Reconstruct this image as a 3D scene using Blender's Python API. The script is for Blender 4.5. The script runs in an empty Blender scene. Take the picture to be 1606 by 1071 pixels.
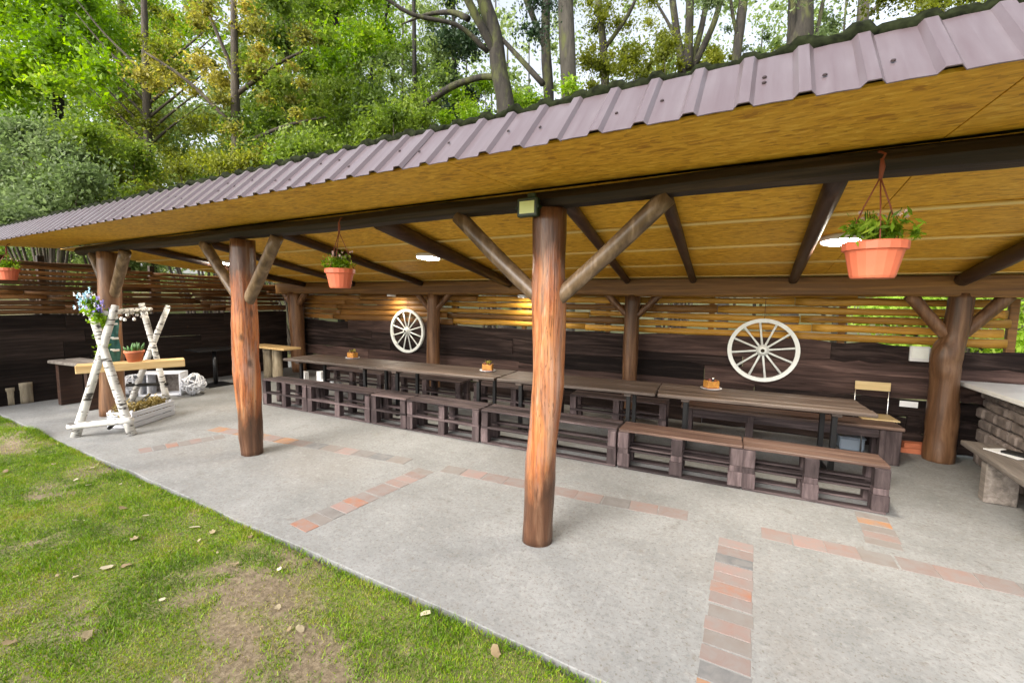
import bpy, math, random
import numpy as np
from mathutils import Matrix, Vector
R = math.radians
rng = np.random.default_rng(7)
random.seed(7)
scn = bpy.context.scene
col = scn.collection

# ------------------------------------------------------------ camera
CH = 1.85
FPX, IMW, IMH = 686.5, 1606.0, 1071.0
yaw, pitch, roll = R(-28.943), R(-5.327), R(0.738)
fwd = np.array([math.sin(yaw)*math.cos(pitch), math.cos(yaw)*math.cos(pitch), math.sin(pitch)])
rt0 = np.array([math.cos(yaw), -math.sin(yaw), 0.0]); up0 = np.cross(rt0, fwd)
rgt = rt0*math.cos(roll)+up0*math.sin(roll); upv = -rt0*math.sin(roll)+up0*math.cos(roll)
cd = bpy.data.cameras.new('camera'); cam = bpy.data.objects.new('camera', cd); col.objects.link(cam)
cd.sensor_width = 36; cd.lens = 36*FPX/IMW; cd.clip_start = .05; cd.clip_end = 600
cam.matrix_world = Matrix(((rgt[0], upv[0], -fwd[0], 0), (rgt[1], upv[1], -fwd[1], 0), (rgt[2], upv[2], -fwd[2], CH), (0, 0, 0, 1)))
scn.camera = cam
CAMP = np.array([0, 0, CH])
def ray(x, y): return rgt*((x-803)/FPX)+upv*(-(y-535.5)/FPX)+fwd
def G(x, y, z=0.0):
    d = ray(x, y); return CAMP+d*((z-CH)/d[2])
def AY(x, y, Y):
    d = ray(x, y); return CAMP+d*(Y/d[1])
def AD(x, y, dep): return CAMP+ray(x, y)*dep      # point at a forward depth

# ------------------------------------------------------------ sky, sun, exposure
SUN_EL, SUN_AZ = 36.0, 196.0     # azimuth clockwise from +Y
w = bpy.data.worlds.new('World'); scn.world = w; w.use_nodes = True
nt = w.node_tree; nt.nodes.clear()
sky = nt.nodes.new('ShaderNodeTexSky'); sky.sky_type = 'NISHITA'; sky.sun_disc = False
sky.sun_elevation = R(SUN_EL); sky.sun_rotation = R(SUN_AZ); sky.dust_density = 4.0; sky.air_density = 1.0
hs = nt.nodes.new('ShaderNodeHueSaturation'); hs.inputs['Saturation'].default_value = .35
bg = nt.nodes.new('ShaderNodeBackground'); bg.inputs['Strength'].default_value = .15
wo = nt.nodes.new('ShaderNodeOutputWorld')
nt.links.new(sky.outputs[0], hs.inputs['Color']); nt.links.new(hs.outputs[0], bg.inputs[0]); nt.links.new(bg.outputs[0], wo.inputs[0])
sd = bpy.data.lights.new('sun', 'SUN'); sd.energy = 1.2; sd.angle = R(35); sd.color = (1, .96, .9)
sun = bpy.data.objects.new('sun', sd); col.objects.link(sun)
az = R(SUN_AZ); el = R(SUN_EL)
sdir = Vector((math.sin(az)*math.cos(el), math.cos(az)*math.cos(el), math.sin(el)))
sun.rotation_euler = (-sdir).to_track_quat('-Z', 'Y').to_euler()
vs = scn.view_settings; vs.view_transform = 'Standard'; vs.look = 'None'; vs.gamma = 1; vs.use_curve_mapping = False
vs.exposure = 1.58
scn.cycles.max_bounces = 7; scn.cycles.diffuse_bounces = 5; scn.cycles.transparent_max_bounces = 4
scn.cycles.use_denoising = True

# ------------------------------------------------------------ materials
def nmat(name):
    m = bpy.data.materials.new(name); m.use_nodes = True; t = m.node_tree
    b = t.nodes['Principled BSDF']; return m, t, b
def node(t, typ, **kw):
    n = t.nodes.new(typ)
    for k, v in kw.items():
        if k in n.inputs: n.inputs[k].default_value = v
        else: setattr(n, k, v)
    return n
def ramp(t, fac, stops):
    n = t.nodes.new('ShaderNodeValToRGB'); e = n.color_ramp.elements
    while len(e) > 1: e.remove(e[0])
    e[0].position = stops[0][0]; e[0].color = (*stops[0][1], 1)
    for p, c in stops[1:]:
        k = e.new(p); k.color = (*c, 1)
    t.links.new(fac, n.inputs[0]); return n.outputs[0]
def objcoord(t, scale=(1, 1, 1), jitter=True):
    tc = node(t, 'ShaderNodeTexCoord'); out = tc.outputs['Object']
    if jitter:
        oi = node(t, 'ShaderNodeObjectInfo'); mu = node(t, 'ShaderNodeMath', operation='MULTIPLY'); mu.inputs[1].default_value = 37.0
        t.links.new(oi.outputs['Random'], mu.inputs[0])
        ad = node(t, 'ShaderNodeVectorMath', operation='ADD'); t.links.new(out, ad.inputs[0]); t.links.new(mu.outputs[0], ad.inputs[1]); out = ad.outputs[0]
    mp = node(t, 'ShaderNodeMapping'); mp.inputs['Scale'].default_value = scale; t.links.new(out, mp.inputs['Vector']); return mp.outputs[0]
def noise(t, vec, scale, detail=5, rough=.6, dist=0.0):
    n = node(t, 'ShaderNodeTexNoise'); n.inputs['Scale'].default_value = scale; n.inputs['Detail'].default_value = detail
    n.inputs['Roughness'].default_value = rough; n.inputs['Distortion'].default_value = dist; t.links.new(vec, n.inputs['Vector']); return n.outputs[0]
def mix(t, fac, a, b, mode='MIX'):
    n = node(t, 'ShaderNodeMixRGB', blend_type=mode)
    for k, v in ((0, fac), (1, a), (2, b)):
        if hasattr(v, 'is_output') or hasattr(v, 'links'): t.links.new(v, n.inputs[k])
        elif k == 0: n.inputs[0].default_value = v
        else: n.inputs[k].default_value = (*v, 1)
    return n.outputs[0]
def bump(t, b, h, strength=.4, dist=.01):
    n = node(t, 'ShaderNodeBump'); n.inputs['Strength'].default_value = strength; n.inputs['Distance'].default_value = dist
    t.links.new(h, n.inputs['Height']); t.links.new(n.outputs[0], b.inputs['Normal'])
def vary(t, c, amt=.25):     # brightness from one piece to the next
    oi = node(t, 'ShaderNodeObjectInfo'); mr = node(t, 'ShaderNodeMapRange'); mr.inputs['To Min'].default_value = 1-amt; mr.inputs['To Max'].default_value = 1+amt
    t.links.new(oi.outputs['Random'], mr.inputs[0]); h = node(t, 'ShaderNodeHueSaturation'); t.links.new(mr.outputs[0], h.inputs['Value']); t.links.new(c, h.inputs['Color']); return h.outputs[0]
def wood(name, dark, mid, light, axis=0, rough=.6, bs=.5, var=.25, grain=14, along=.9, spec=.4):
    m, t, b = nmat(name); sc = [grain]*3; sc[axis] = along
    v = objcoord(t, sc); n1 = noise(t, v, 1.6, 8, .62, .5)
    v2 = objcoord(t, [2.2 if i != axis else .8 for i in range(3)]); n2 = noise(t, v2, 1.7, 3)
    c = ramp(t, n1, [(.3, dark), (.5, mid), (.72, light)])
    hf = node(t, 'ShaderNodeMath', operation='MULTIPLY'); hf.inputs[1].default_value = .45; t.links.new(n2, hf.inputs[0]); c2 = mix(t, hf.outputs[0], c, mid, 'MIX'); c3 = vary(t, c2, var); t.links.new(c3, b.inputs['Base Color'])
    b.inputs['Roughness'].default_value = rough; b.inputs['Specular IOR Level'].default_value = spec
    bump(t, b, n1, bs, .012); return m
def plain(name, c, rough=.5, metal=0.0, nscale=None, amt=.15, spec=.5):
    m, t, b = nmat(name)
    b.inputs['Roughness'].default_value = rough; b.inputs['Metallic'].default_value = metal; b.inputs['Specular IOR Level'].default_value = spec
    if nscale:
        n = noise(t, objcoord(t), nscale, 5); cc = ramp(t, n, [(.3, tuple(x*(1-amt) for x in c)), (.7, tuple(min(1, x*(1+amt)) for x in c))]); t.links.new(cc, b.inputs['Base Color'])
    else: b.inputs['Base Color'].default_value = (*c, 1)
    return m
M = {}
M['dark_board'] = wood('dark_board', (.004, .003, .003), (.018, .012, .011), (.07, .048, .042), 0, .75, .9, .6, 12, .7, .12)
M['purple_board'] = wood('brown_board', (.010, .006, .005), (.062, .038, .033), (.16, .10, .085), 0, .72, .9, .4, 12, .7, .15)
M['end_board'] = wood('end_board', (.007, .005, .005), (.02, .014, .012), (.05, .034, .03), 1, .75, .8, .5, 12, .7, .12)
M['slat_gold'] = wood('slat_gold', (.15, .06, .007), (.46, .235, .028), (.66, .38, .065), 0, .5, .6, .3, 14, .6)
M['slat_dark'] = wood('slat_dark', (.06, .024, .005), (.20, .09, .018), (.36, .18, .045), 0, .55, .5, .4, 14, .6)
M['slat_end'] = wood('slat_end', (.035, .015, .005), (.15, .065, .02), (.34, .17, .06), 1, .55, .5, .5, 14, .6)
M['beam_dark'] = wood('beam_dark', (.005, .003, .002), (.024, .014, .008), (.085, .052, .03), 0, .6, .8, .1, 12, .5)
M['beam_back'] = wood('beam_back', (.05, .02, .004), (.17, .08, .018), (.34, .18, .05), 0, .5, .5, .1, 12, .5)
M['rafter'] = wood('rafter', (.012, .005, .003), (.035, .015, .009), (.085, .042, .025), 1, .5, .5, .3, 12, .5)
M['brace'] = wood('brace', (.035, .02, .010), (.13, .085, .048), (.32, .23, .15), 2, .36, .4, .3, 7, 1.5)
M['post_back'] = wood('post_back', (.035, .015, .007), (.14, .068, .032), (.30, .17, .09), 2, .42, .4, .2, 9, .8)
M['pallet'] = wood('pallet', (.010, .007, .007), (.055, .040, .040), (.15, .112, .108), 0, .68, .9, .5, 12, .9, .2)
M['pallet_block'] = wood('pallet_block', (.016, .011, .011), (.075, .054, .054), (.17, .128, .124), 2, .7, .8, .45, 10, 1.2, .2)
M['bench_plank'] = wood('bench_plank', (.022, .012, .009), (.085, .05, .038), (.21, .135, .10), 0, .45, .4, .2, 14, .6)
M['table_plank'] = wood('table_plank', (.022, .015, .012), (.085, .062, .050), (.20, .158, .135), 0, .45, .4, .2, 14, .6)
M['pale_plank'] = wood('pale_plank', (.42, .25, .09), (.62, .42, .19), (.75, .56, .30), 1, .5, .3, .1, 10, .8)
M['grey_plank'] = wood('grey_plank', (.07, .058, .05), (.17, .145, .125), (.30, .265, .235), 1, .7, .6, .2, 12, .8)
M['log_stump'] = wood('log_stump', (.12, .095, .06), (.27, .22, .15), (.42, .36, .26), 2, .75, .7, .2, 9, 1.2)
M['whitewash'] = wood('whitewash', (.42, .43, .46), (.60, .61, .65), (.76, .77, .80), 0, .7, .4, .12, 12, .9)
M['batten'] = wood('batten', (.74, .50, .16), (.84, .64, .24), (.88, .70, .32), 0, .55, .2, .1, 9, .5)

def post_mat():
    m, t, b = nmat('post_varnished')
    n1 = noise(t, objcoord(t, (9, 9, .9), False), 1.5, 8, .62, .6)
    c = ramp(t, n1, [(.30, (.10, .028, .011)), (.46, (.29, .088, .027)), (.60, (.41, .17, .065)), (.78, (.50, .32, .21))])
    n2 = noise(t, objcoord(t, (7, 7, .9), False), 1.5, 6, .65, .3)
    worn = ramp(t, n2, [(.47, (0, 0, 0)), (.66, (.85, .85, .85))])
    c = mix(t, worn, c, (.27, .175, .14)); nk = noise(t, objcoord(t, (26, 26, .7), False), 1.4, 4, .6, .8); ck = ramp(t, nk, [(.475, (0, 0, 0)), (.5, (1, 1, 1)), (.525, (0, 0, 0))]); c = mix(t, mix(t, .75, (0, 0, 0), ck), c, (.03, .014, .008)); vk = node(t, 'ShaderNodeTexVoronoi'); vk.inputs['Scale'].default_value = 1.0; t.links.new(objcoord(t, (5, 5, 2.4), False), vk.inputs['Vector']); kn = ramp(t, vk.outputs['Distance'], [(.07, (1, 1, 1)), (.17, (0, 0, 0))]); c = mix(t, mix(t, .8, (0, 0, 0), kn), c, (.045, .02, .011))
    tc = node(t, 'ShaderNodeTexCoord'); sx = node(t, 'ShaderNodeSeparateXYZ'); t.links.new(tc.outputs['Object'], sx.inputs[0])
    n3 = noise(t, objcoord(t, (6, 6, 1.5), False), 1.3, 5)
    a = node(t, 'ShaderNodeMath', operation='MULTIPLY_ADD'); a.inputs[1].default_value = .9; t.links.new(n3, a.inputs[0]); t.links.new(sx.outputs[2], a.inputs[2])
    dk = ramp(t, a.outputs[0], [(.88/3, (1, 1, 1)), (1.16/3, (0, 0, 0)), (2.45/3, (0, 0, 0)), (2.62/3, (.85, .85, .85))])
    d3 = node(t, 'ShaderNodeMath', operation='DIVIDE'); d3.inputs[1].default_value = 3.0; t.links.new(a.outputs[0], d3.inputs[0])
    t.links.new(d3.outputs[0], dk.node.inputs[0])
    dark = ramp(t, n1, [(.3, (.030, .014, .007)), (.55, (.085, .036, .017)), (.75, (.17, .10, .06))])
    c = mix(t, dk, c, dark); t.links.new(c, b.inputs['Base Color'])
    b.inputs['Roughness'].default_value = .34; bump(t, b, mix(t, .5, n1, nk), .75, .02); return m
M['post'] = post_mat()

def osb():
    m, t, b = nmat('osb'); cs = []
    for k, (rz, s) in enumerate(((.15, (16, 40, 16)), (.85, (18, 44, 18)), (2.4, (18, 46, 18)))):
        tc = objcoord(t, (1, 1, 1)); mp = node(t, 'ShaderNodeMapping'); mp.inputs['Rotation'].default_value = (0, 0, rz); mp.inputs['Scale'].default_value = s; t.links.new(tc, mp.inputs['Vector'])
        v = node(t, 'ShaderNodeTexVoronoi'); v.inputs['Scale'].default_value = 1.0; t.links.new(mp.outputs[0], v.inputs['Vector']); sp = node(t, 'ShaderNodeSeparateColor'); t.links.new(v.outputs['Color'], sp.inputs[0]); cs.append(sp.outputs[0])
    a = mix(t, .5, cs[0], cs[1]); a = mix(t, .36, a, cs[2])
    n = noise(t, objcoord(t), 3.0, 3); a = mix(t, .25, a, n)
    c = ramp(t, a, [(.2, (.46, .205, .012)), (.42, (.70, .365, .022)), (.6, (.80, .44, .032)), (.82, (.90, .58, .085))])
    c = vary(t, c, .07); t.links.new(c, b.inputs['Base Color']); b.inputs['Roughness'].default_value = .55; bump(t, b, a, .15, .004); return m
M['osb'] = osb()

def metal_roof():
    m, t, b = nmat('painted_sheet')
    v = objcoord(t, (14, 1.2, 1.2), False); n = noise(t, v, 1.6, 6); n2 = noise(t, objcoord(t, (1, 1, 1), False), 2.3, 4)
    c = ramp(t, n, [(.3, (.082, .057, .062)), (.55, (.125, .104, .112)), (.8, (.18, .163, .172))])
    c = mix(t, n2, c, (.085, .058, .063)); t.links.new(c, b.inputs['Base Color']); b.inputs['Roughness'].default_value = .28; b.inputs['Specular IOR Level'].default_value = .75
    return m
M['sheet'] = metal_roof()

def concrete():
    m, t, b = nmat('concrete')
    v = objcoord(t, (1, 1, 1), False)
    n1 = noise(t, v, 1.1, 6, .6, .3); n2 = noise(t, v, 48, 4, .7); n3 = noise(t, v, 13, 5, .65); n4 = noise(t, v, .55, 3)
    c = ramp(t, n1, [(.3, (.145, .147, .143)), (.5, (.195, .197, .193)), (.7, (.245, .247, .242))])
    s = ramp(t, n2, [(.55, (0, 0, 0)), (.66, (1, 1, 1))]); c = mix(t, mix(t, .8, (0, 0, 0), s), c, (.115, .095, .072))
    s3 = ramp(t, n3, [(.57, (0, 0, 0)), (.70, (1, 1, 1))]); c = mix(t, mix(t, .6, (0, 0, 0), s3), c, (.125, .108, .09))
    s4 = ramp(t, n4, [(.52, (0, 0, 0)), (.66, (1, 1, 1))]); c = mix(t, mix(t, .5, (0, 0, 0), s4), c, (.15, .138, .122))
    n5 = noise(t, v, 2.6, 6, .7, 1.2); s5 = ramp(t, n5, [(.60, (0, 0, 0)), (.70, (1, 1, 1))]); c = mix(t, mix(t, .5, (0, 0, 0), s5), c, (.10, .088, .074))
    vo = node(t, 'ShaderNodeTexVoronoi', feature='DISTANCE_TO_EDGE'); vo.inputs['Scale'].default_value = .42; vm = node(t, 'ShaderNodeVectorMath', operation='MULTIPLY_ADD'); nv = node(t, 'ShaderNodeTexNoise'); nv.inputs['Scale'].default_value = 2.5; nv.inputs['Detail'].default_value = 6; t.links.new(v, nv.inputs['Vector']); vm.inputs[1].default_value = (.5, .5, .5); t.links.new(nv.outputs['Color'], vm.inputs[0]); t.links.new(v, vm.inputs[2]); t.links.new(vm.outputs[0], vo.inputs['Vector'])
    cr = ramp(t, vo.outputs['Distance'], [(.0, (1, 1, 1)), (.006, (0, 0, 0))]); c = mix(t, mix(t, .07, (0, 0, 0), cr), c, (.08, .07, .06))
    n7 = noise(t, v, 26, 5, .75); s7 = ramp(t, n7, [(.38, (.62, .62, .61)), (.5, (1, 1, 1)), (.64, (1.0, 1.0, 1.0))]); c = mix(t, .55, c, s7, 'MULTIPLY')
    n6 = noise(t, v, 17, 6, .75); s6 = ramp(t, n6, [(.53, (0, 0, 0)), (.66, (1, 1, 1))]); c = mix(t, mix(t, .35, (0, 0, 0), s6), c, (.31, .313, .305))
    t.links.new(c, b.inputs['Base Color']); b.inputs['Roughness'].default_value = .8
    h = mix(t, .5, n2, n3); bump(t, b, h, .35, .006); return m
M['concrete'] = concrete()

def brick_mat():
    m, t, b = nmat('worn_brick'); oi = node(t, 'ShaderNodeObjectInfo')
    c = ramp(t, oi.outputs['Random'], [(0, (.17, .115, .10)), (.16, (.25, .10, .055)), (.25, (.15, .125, .11)), (.42, (.20, .125, .105)), (.58, (.125, .112, .105)), (.72, (.23, .145, .125)), (.84, (.095, .097, .10)), (.93, (.30, .13, .04))])
    c.node.color_ramp.interpolation = 'CONSTANT'
    n = noise(t, objcoord(t), 9, 5, .65, .4); s = ramp(t, n, [(.30, (0, 0, 0)), (.62, (1, 1, 1))])
    c = mix(t, mix(t, .72, (0, 0, 0), s), c, (.175, .168, .16)); t.links.new(c, b.inputs['Base Color']); b.inputs['Roughness'].default_value = .85
    bump(t, b, n, .4, .006); return m
M['brick'] = brick_mat()

def birch():
    m, t, b = nmat('birch_bark')
    n = noise(t, objcoord(t, (5, 5, 22)), 1.4, 5, .6); s = ramp(t, n, [(.545, (0, 0, 0)), (.60, (1, 1, 1))])
    n2 = noise(t, objcoord(t), 5, 4); base = ramp(t, n2, [(.3, (.42, .40, .36)), (.6, (.66, .64, .60))])
    c = mix(t, s, base, (.05, .042, .036)); t.links.new(c, b.inputs['Base Color']); b.inputs['Roughness'].default_value = .6; bump(t, b, n, .3, .01); return m
M['birch'] = birch()

def bark(name, dark, light, moss=.5):
    m, t, b = nmat(name)
    n = noise(t, objcoord(t, (9, 9, 1.6)), 1.2, 7, .65, .4); c = ramp(t, n, [(.3, dark), (.7, light)])
    n2 = noise(t, objcoord(t, (1.6, 1.6, .7)), 1.5, 4); s = ramp(t, n2, [(.62-.2*moss, (0, 0, 0)), (.74-.15*moss, (1, 1, 1))])
    c = mix(t, mix(t, .8, (0, 0, 0), s), c, (.085, .095, .02)); t.links.new(c, b.inputs['Base Color']); b.inputs['Roughness'].default_value = .9; bump(t, b, n, .8, .04); return m
M['bark'] = bark('bark', (.010, .008, .006), (.042, .035, .025), .6)
M['bark_grey'] = bark('bark_grey', (.028, .024, .018), (.085, .075, .058), .3)
M['bark_dark'] = bark('bark_dark', (.006, .005, .004), (.022, .018, .013), .2)
M['twig'] = bark('twig', (.03, .023, .016), (.09, .07, .05), .2)

def leaf(name, stops, trans=.52, rough=.5):
    m, t, b = nmat(name); at = node(t, 'ShaderNodeAttribute'); at.attribute_name = 'tint'
    c = ramp(t, at.outputs['Fac'], stops); t.links.new(c, b.inputs['Base Color']); b.inputs['Roughness'].default_value = rough; b.inputs['Specular IOR Level'].default_value = .3
    tr = node(t, 'ShaderNodeBsdfTranslucent'); h = node(t, 'ShaderNodeHueSaturation'); h.inputs['Value'].default_value = 1.35; h.inputs['Saturation'].default_value = 1.1; t.links.new(c, h.inputs['Color']); t.links.new(h.outputs[0], tr.inputs[0])
    ms = node(t, 'ShaderNodeMixShader'); ms.inputs[0].default_value = trans; t.links.new(b.outputs[0], ms.inputs[1]); t.links.new(tr.outputs[0], ms.inputs[2])
    t.links.new(ms.outputs[0], t.nodes['Material Output'].inputs[0]); return m
M['leaf_green'] = leaf('leaf_green', [(0, (.055, .095, .014)), (.4, (.12, .185, .024)), (.75, (.19, .26, .038)), (1, (.29, .34, .07))])
M['leaf_bright'] = leaf('leaf_bright', [(0, (.08, .15, .012)), (.4, (.16, .28, .02)), (.75, (.25, .38, .03)), (1, (.36, .44, .07))])
M['leaf_grey'] = leaf('leaf_grey', [(0, (.05, .08, .03)), (.4, (.12, .17, .06)), (.75, (.20, .26, .11)), (1, (.30, .36, .18))])
M['leaf_ochre'] = leaf('leaf_ochre', [(0, (.10, .11, .025)), (.35, (.22, .22, .04)), (.7, (.36, .32, .06)), (1, (.48, .40, .11))])
M['leaf_olive'] = leaf('leaf_olive', [(0, (.07, .085, .014)), (.4, (.15, .175, .022)), (.75, (.25, .27, .035)), (1, (.36, .36, .06))])
M['leaf_lime'] = leaf('leaf_lime', [(0, (.20, .32, .03)), (.4, (.30, .44, .05)), (1, (.42, .52, .10))], .55)
M['needle'] = leaf('needle', [(0, (.012, .03, .014)), (.5, (.03, .06, .024)), (1, (.07, .11, .04))], .2)
M['leaf_far'] = leaf('leaf_far', [(0, (.07, .11, .035)), (.4, (.15, .21, .06)), (.75, (.24, .31, .10)), (1, (.34, .40, .17))])
M['grass'] = leaf('grass_blade', [(0, (.05, .10, .004)), (.35, (.11, .21, .004)), (.65, (.19, .31, .006)), (.85, (.26, .29, .015)), (1, (.28, .24, .08))], .3)
M['dry_leaf'] = leaf('dry_leaf', [(0, (.20, .14, .075)), (.5, (.31, .25, .15)), (1, (.46, .41, .29))], .2)
M['moss'] = plain('moss', (.010, .0125, .005), 1.0, 0, 30, .8, .1)
M['hay'] = leaf('hay', [(0, (.10, .075, .02)), (.5, (.21, .155, .045)), (1, (.34, .26, .09))], .2)
M['white_paint'] = plain('white_paint', (.84, .87, .84), .4, 0, 9, .06)
M['white'] = plain('white', (.76, .77, .78), .5, 0, 7, .06)
M['terracotta'] = plain('terracotta', (.62, .15, .075), .5, 0, 6, .12)
M['clay'] = plain('clay', (.46, .14, .065), .7, 0, 8, .15)
M['black_metal'] = plain('black_metal', (.012, .012, .013), .4, .3)
M['grey_plastic'] = plain('grey_plastic', (.20, .24, .29), .5)
M['cord'] = plain('cord', (.10, .05, .025), .7)
M['red_cord'] = plain('red_cord', (.24, .06, .03), .6)
M['chrome'] = plain('chrome', (.55, .55, .55), .25, 1.0)
M['soil'] = plain('soil', (.05, .032, .02), .95, 0, 30, .4)
M['amber'] = plain('amber_wood', (.42, .19, .035), .4, 0, 18, .35)
M['dark_glass'] = plain('dark_glass', (.03, .02, .012), .1)
M['maroon'] = plain('maroon', (.16, .03, .02), .4)
M['teal_cloth'] = plain('teal_cloth', (.035, .13, .12), .8, 0, 20, .35)
M['ply'] = wood('ply', (.40, .27, .11), (.56, .42, .21), (.68, .54, .30), 0, .4, .1, .05, 7, .6)
M['screw'] = plain('screw', (.05, .035, .035), .5, .6)
M['flower_pink'] = plain('flower_pink', (.52, .36, .32), .6); M['flower_blue'] = plain('flower_blue', (.30, .52, .66), .6); M['flower_violet'] = plain('flower_violet', (.28, .24, .60), .6); M['flower_white'] = plain('flower_white', (.78, .78, .76), .6)
M['countertop'] = plain('countertop', (.78, .79, .77), .35, 0, 6, .1)
M['stone'] = plain('stone', (.16, .13, .115), .85, 0, 7, .55)
M['mortar'] = plain('mortar', (.11, .10, .09), .95, 0, 30, .3)
def emis(name, c, s):
    m, t, b = nmat(name); b.inputs['Base Color'].default_value = (.8, .8, .8, 1); b.inputs['Emission Color'].default_value = (*c, 1); b.inputs['Emission Strength'].default_value = s; return m
M['lamp_glow'] = emis('lamp_glow', (1, .91, .76), 115.0)
M['bulb_glow'] = emis('bulb_glow', (1, .90, .75), 70.0)
def floodglass():
    m, t, b = nmat('flood_glass'); b.inputs['Base Color'].default_value = (.74, .84, .42, 1); b.inputs['Roughness'].default_value = .12; return m
M['flood_glass'] = floodglass(); M['flood_body'] = plain('flood_body', (.016, .035, .016), .4)
def ground_mat():
    m, t, b = nmat('ground'); at = node(t, 'ShaderNodeAttribute'); at.attribute_name = 'dirt'
    v = objcoord(t, (1, 1, 1), False); n = noise(t, v, 30, 6, .7); n2 = noise(t, v, 5, 4)
    dirt = ramp(t, n, [(.3, (.07, .05, .028)), (.5, (.14, .105, .062)), (.7, (.22, .175, .115))])
    gr = ramp(t, n, [(.3, (.06, .07, .016)), (.5, (.11, .115, .03)), (.72, (.17, .16, .06))])
    c = mix(t, at.outputs['Fac'], gr, dirt); t.links.new(c, b.inputs['Base Color']); b.inputs['Roughness'].default_value = .95; bump(t, b, n, .6, .02); return m
M['ground'] = ground_mat()

# ------------------------------------------------------------ mesh helpers
def fastmesh(name, V, F, tint=None, smooth=False):
    """V (n,3), F (m,k) arrays, all faces with k corners"""
    V = np.asarray(V, np.float32); F = np.asarray(F, np.int32); me = bpy.data.meshes.new(name); k = F.shape[1]
    me.vertices.add(len(V)); me.vertices.foreach_set('co', V.ravel()); me.loops.add(F.size); me.loops.foreach_set('vertex_index', F.ravel())
    me.polygons.add(len(F)); me.polygons.foreach_set('loop_start', np.arange(0, F.size, k, dtype=np.int32)); me.polygons.foreach_set('loop_total', np.full(len(F), k, np.int32))
    if tint is not None:
        a = me.attributes.new('tint', 'FLOAT', 'FACE'); a.data.foreach_set('value', np.asarray(tint, np.float32))
    if smooth: me.polygons.foreach_set('use_smooth', np.ones(len(F), bool))
    me.update(calc_edges=True); return me
class MB:
    def __init__(s): s.v = []; s.f = []
    def add(s, v, f):
        o = len(s.v); s.v += [tuple(map(float, p)) for p in v]; s.f += [tuple(i+o for i in q) for q in f]; return s
    def box(s, c, d, rz=0, bev=.004, mtx=None):
        hx, hy, hz = d[0]/2, d[1]/2, d[2]/2; b = min(bev, hx*.45, hy*.45, hz*.45); vs = []; idx = {}
        for sx in (-1, 1):
            for sy in (-1, 1):
                for sz in (-1, 1):
                    for ax in range(3):
                        p = [sx*(hx-b), sy*(hy-b), sz*(hz-b)]; p[ax] = (sx*hx, sy*hy, sz*hz)[ax]; idx[(sx, sy, sz, ax)] = len(vs); vs.append(p)
        F = []
        for ax in range(3):
            o = [i for i in range(3) if i != ax]
            for sg in (-1, 1):
                q = []
                for (a, c2) in ((-1, -1), (1, -1), (1, 1), (-1, 1)):
                    k = [0, 0, 0]; k[ax] = sg; k[o[0]] = a; k[o[1]] = c2; q.append(idx[(*k, ax)])
                flip = (sg == 1) ^ (ax == 1)
                F.append(q if flip else q[::-1])
        for ax in range(3):
            o = [i for i in range(3) if i != ax]
            for a in (-1, 1):
                for c2 in (-1, 1):
                    k0 = [0, 0, 0]; k0[ax] = -1; k0[o[0]] = a; k0[o[1]] = c2; k1 = list(k0); k1[ax] = 1
                    F.append([idx[(*k0, o[0])], idx[(*k1, o[0])], idx[(*k1, o[1])], idx[(*k0, o[1])]])
        for sx in (-1, 1):
            for sy in (-1, 1):
                for sz in (-1, 1): F.append([idx[(sx, sy, sz, a)] for a in range(3)])
        cz, sn = math.cos(rz), math.sin(rz)
        vs = [(c[0]+p[0]*cz-p[1]*sn, c[1]+p[0]*sn+p[1]*cz, c[2]+p[2]) for p in vs]
        if mtx is not None: vs = [tuple(mtx @ Vector(p)) for p in vs]
        return s.add(vs, F)
    def tube(s, pts, rad, seg=12, jit=0.0, cap=True, sub=1, squash=1.0):
        P = np.array(pts, float); rad = np.array([rad]*len(P) if np.isscalar(rad) else rad, float)
        if sub > 1:
            n = (len(P)-1)*sub+1; tt = np.linspace(0, len(P)-1, n); P2 = np.stack([np.interp(tt, range(len(P)), P[:, i]) for i in range(3)], 1)
            if len(P) > 2:
                for _ in range(2): P2[1:-1] = P2[1:-1]*.5+(P2[:-2]+P2[2:])*.25
            rad = np.interp(tt, range(len(rad)), rad); P = P2
        n = len(P); T = np.gradient(P, axis=0); T /= np.linalg.norm(T, axis=1)[:, None]+1e-9
        ref = np.array([0, 0, 1.]) if abs(T[0][2]) < .9 else np.array([1., 0, 0]); vs = []; ph = rng.random(4)*6
        for i in range(n):
            a = np.cross(T[i], ref); a /= np.linalg.norm(a); b = np.cross(T[i], a)
            for k in range(seg):
                th = 2*math.pi*k/seg; r = rad[i]*(1+jit*(math.sin(2*th+ph[0]+i*.35)*.5+math.sin(3*th+ph[1]-i*.5)*.35+math.sin(i*.9+ph[2])*.5+rng.normal()*.25))
                vs.append(P[i]+(a*math.cos(th)+b*math.sin(th)*squash)*r)
        F = [(i*seg+k, i*seg+(k+1) % seg, (i+1)*seg+(k+1) % seg, (i+1)*seg+k) for i in range(n-1) for k in range(seg)]
        if cap: F.append(tuple(range(seg))[::-1]); F.append(tuple((n-1)*seg+k for k in range(seg)))
        F = [q[::-1] for q in F]
        return s.add(vs, F)
    def lathe(s, prof, c=(0, 0, 0), seg=24):
        n = len(prof); vs = [(c[0]+r*math.cos(2*math.pi*k/seg), c[1]+r*math.sin(2*math.pi*k/seg), c[2]+z) for r, z in prof for k in range(seg)]
        F = [(i*seg+k, i*seg+(k+1) % seg, (i+1)*seg+(k+1) % seg, (i+1)*seg+k) for i in range(n-1) for k in range(seg)]
        return s.add(vs, F)
    def mesh(s, name, smooth=False):
        me = bpy.data.meshes.new(name); me.from_pydata(s.v, [], s.f); me.update()
        if smooth: me.polygons.foreach_set('use_smooth', np.ones(len(me.polygons), bool))
        return me
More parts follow.
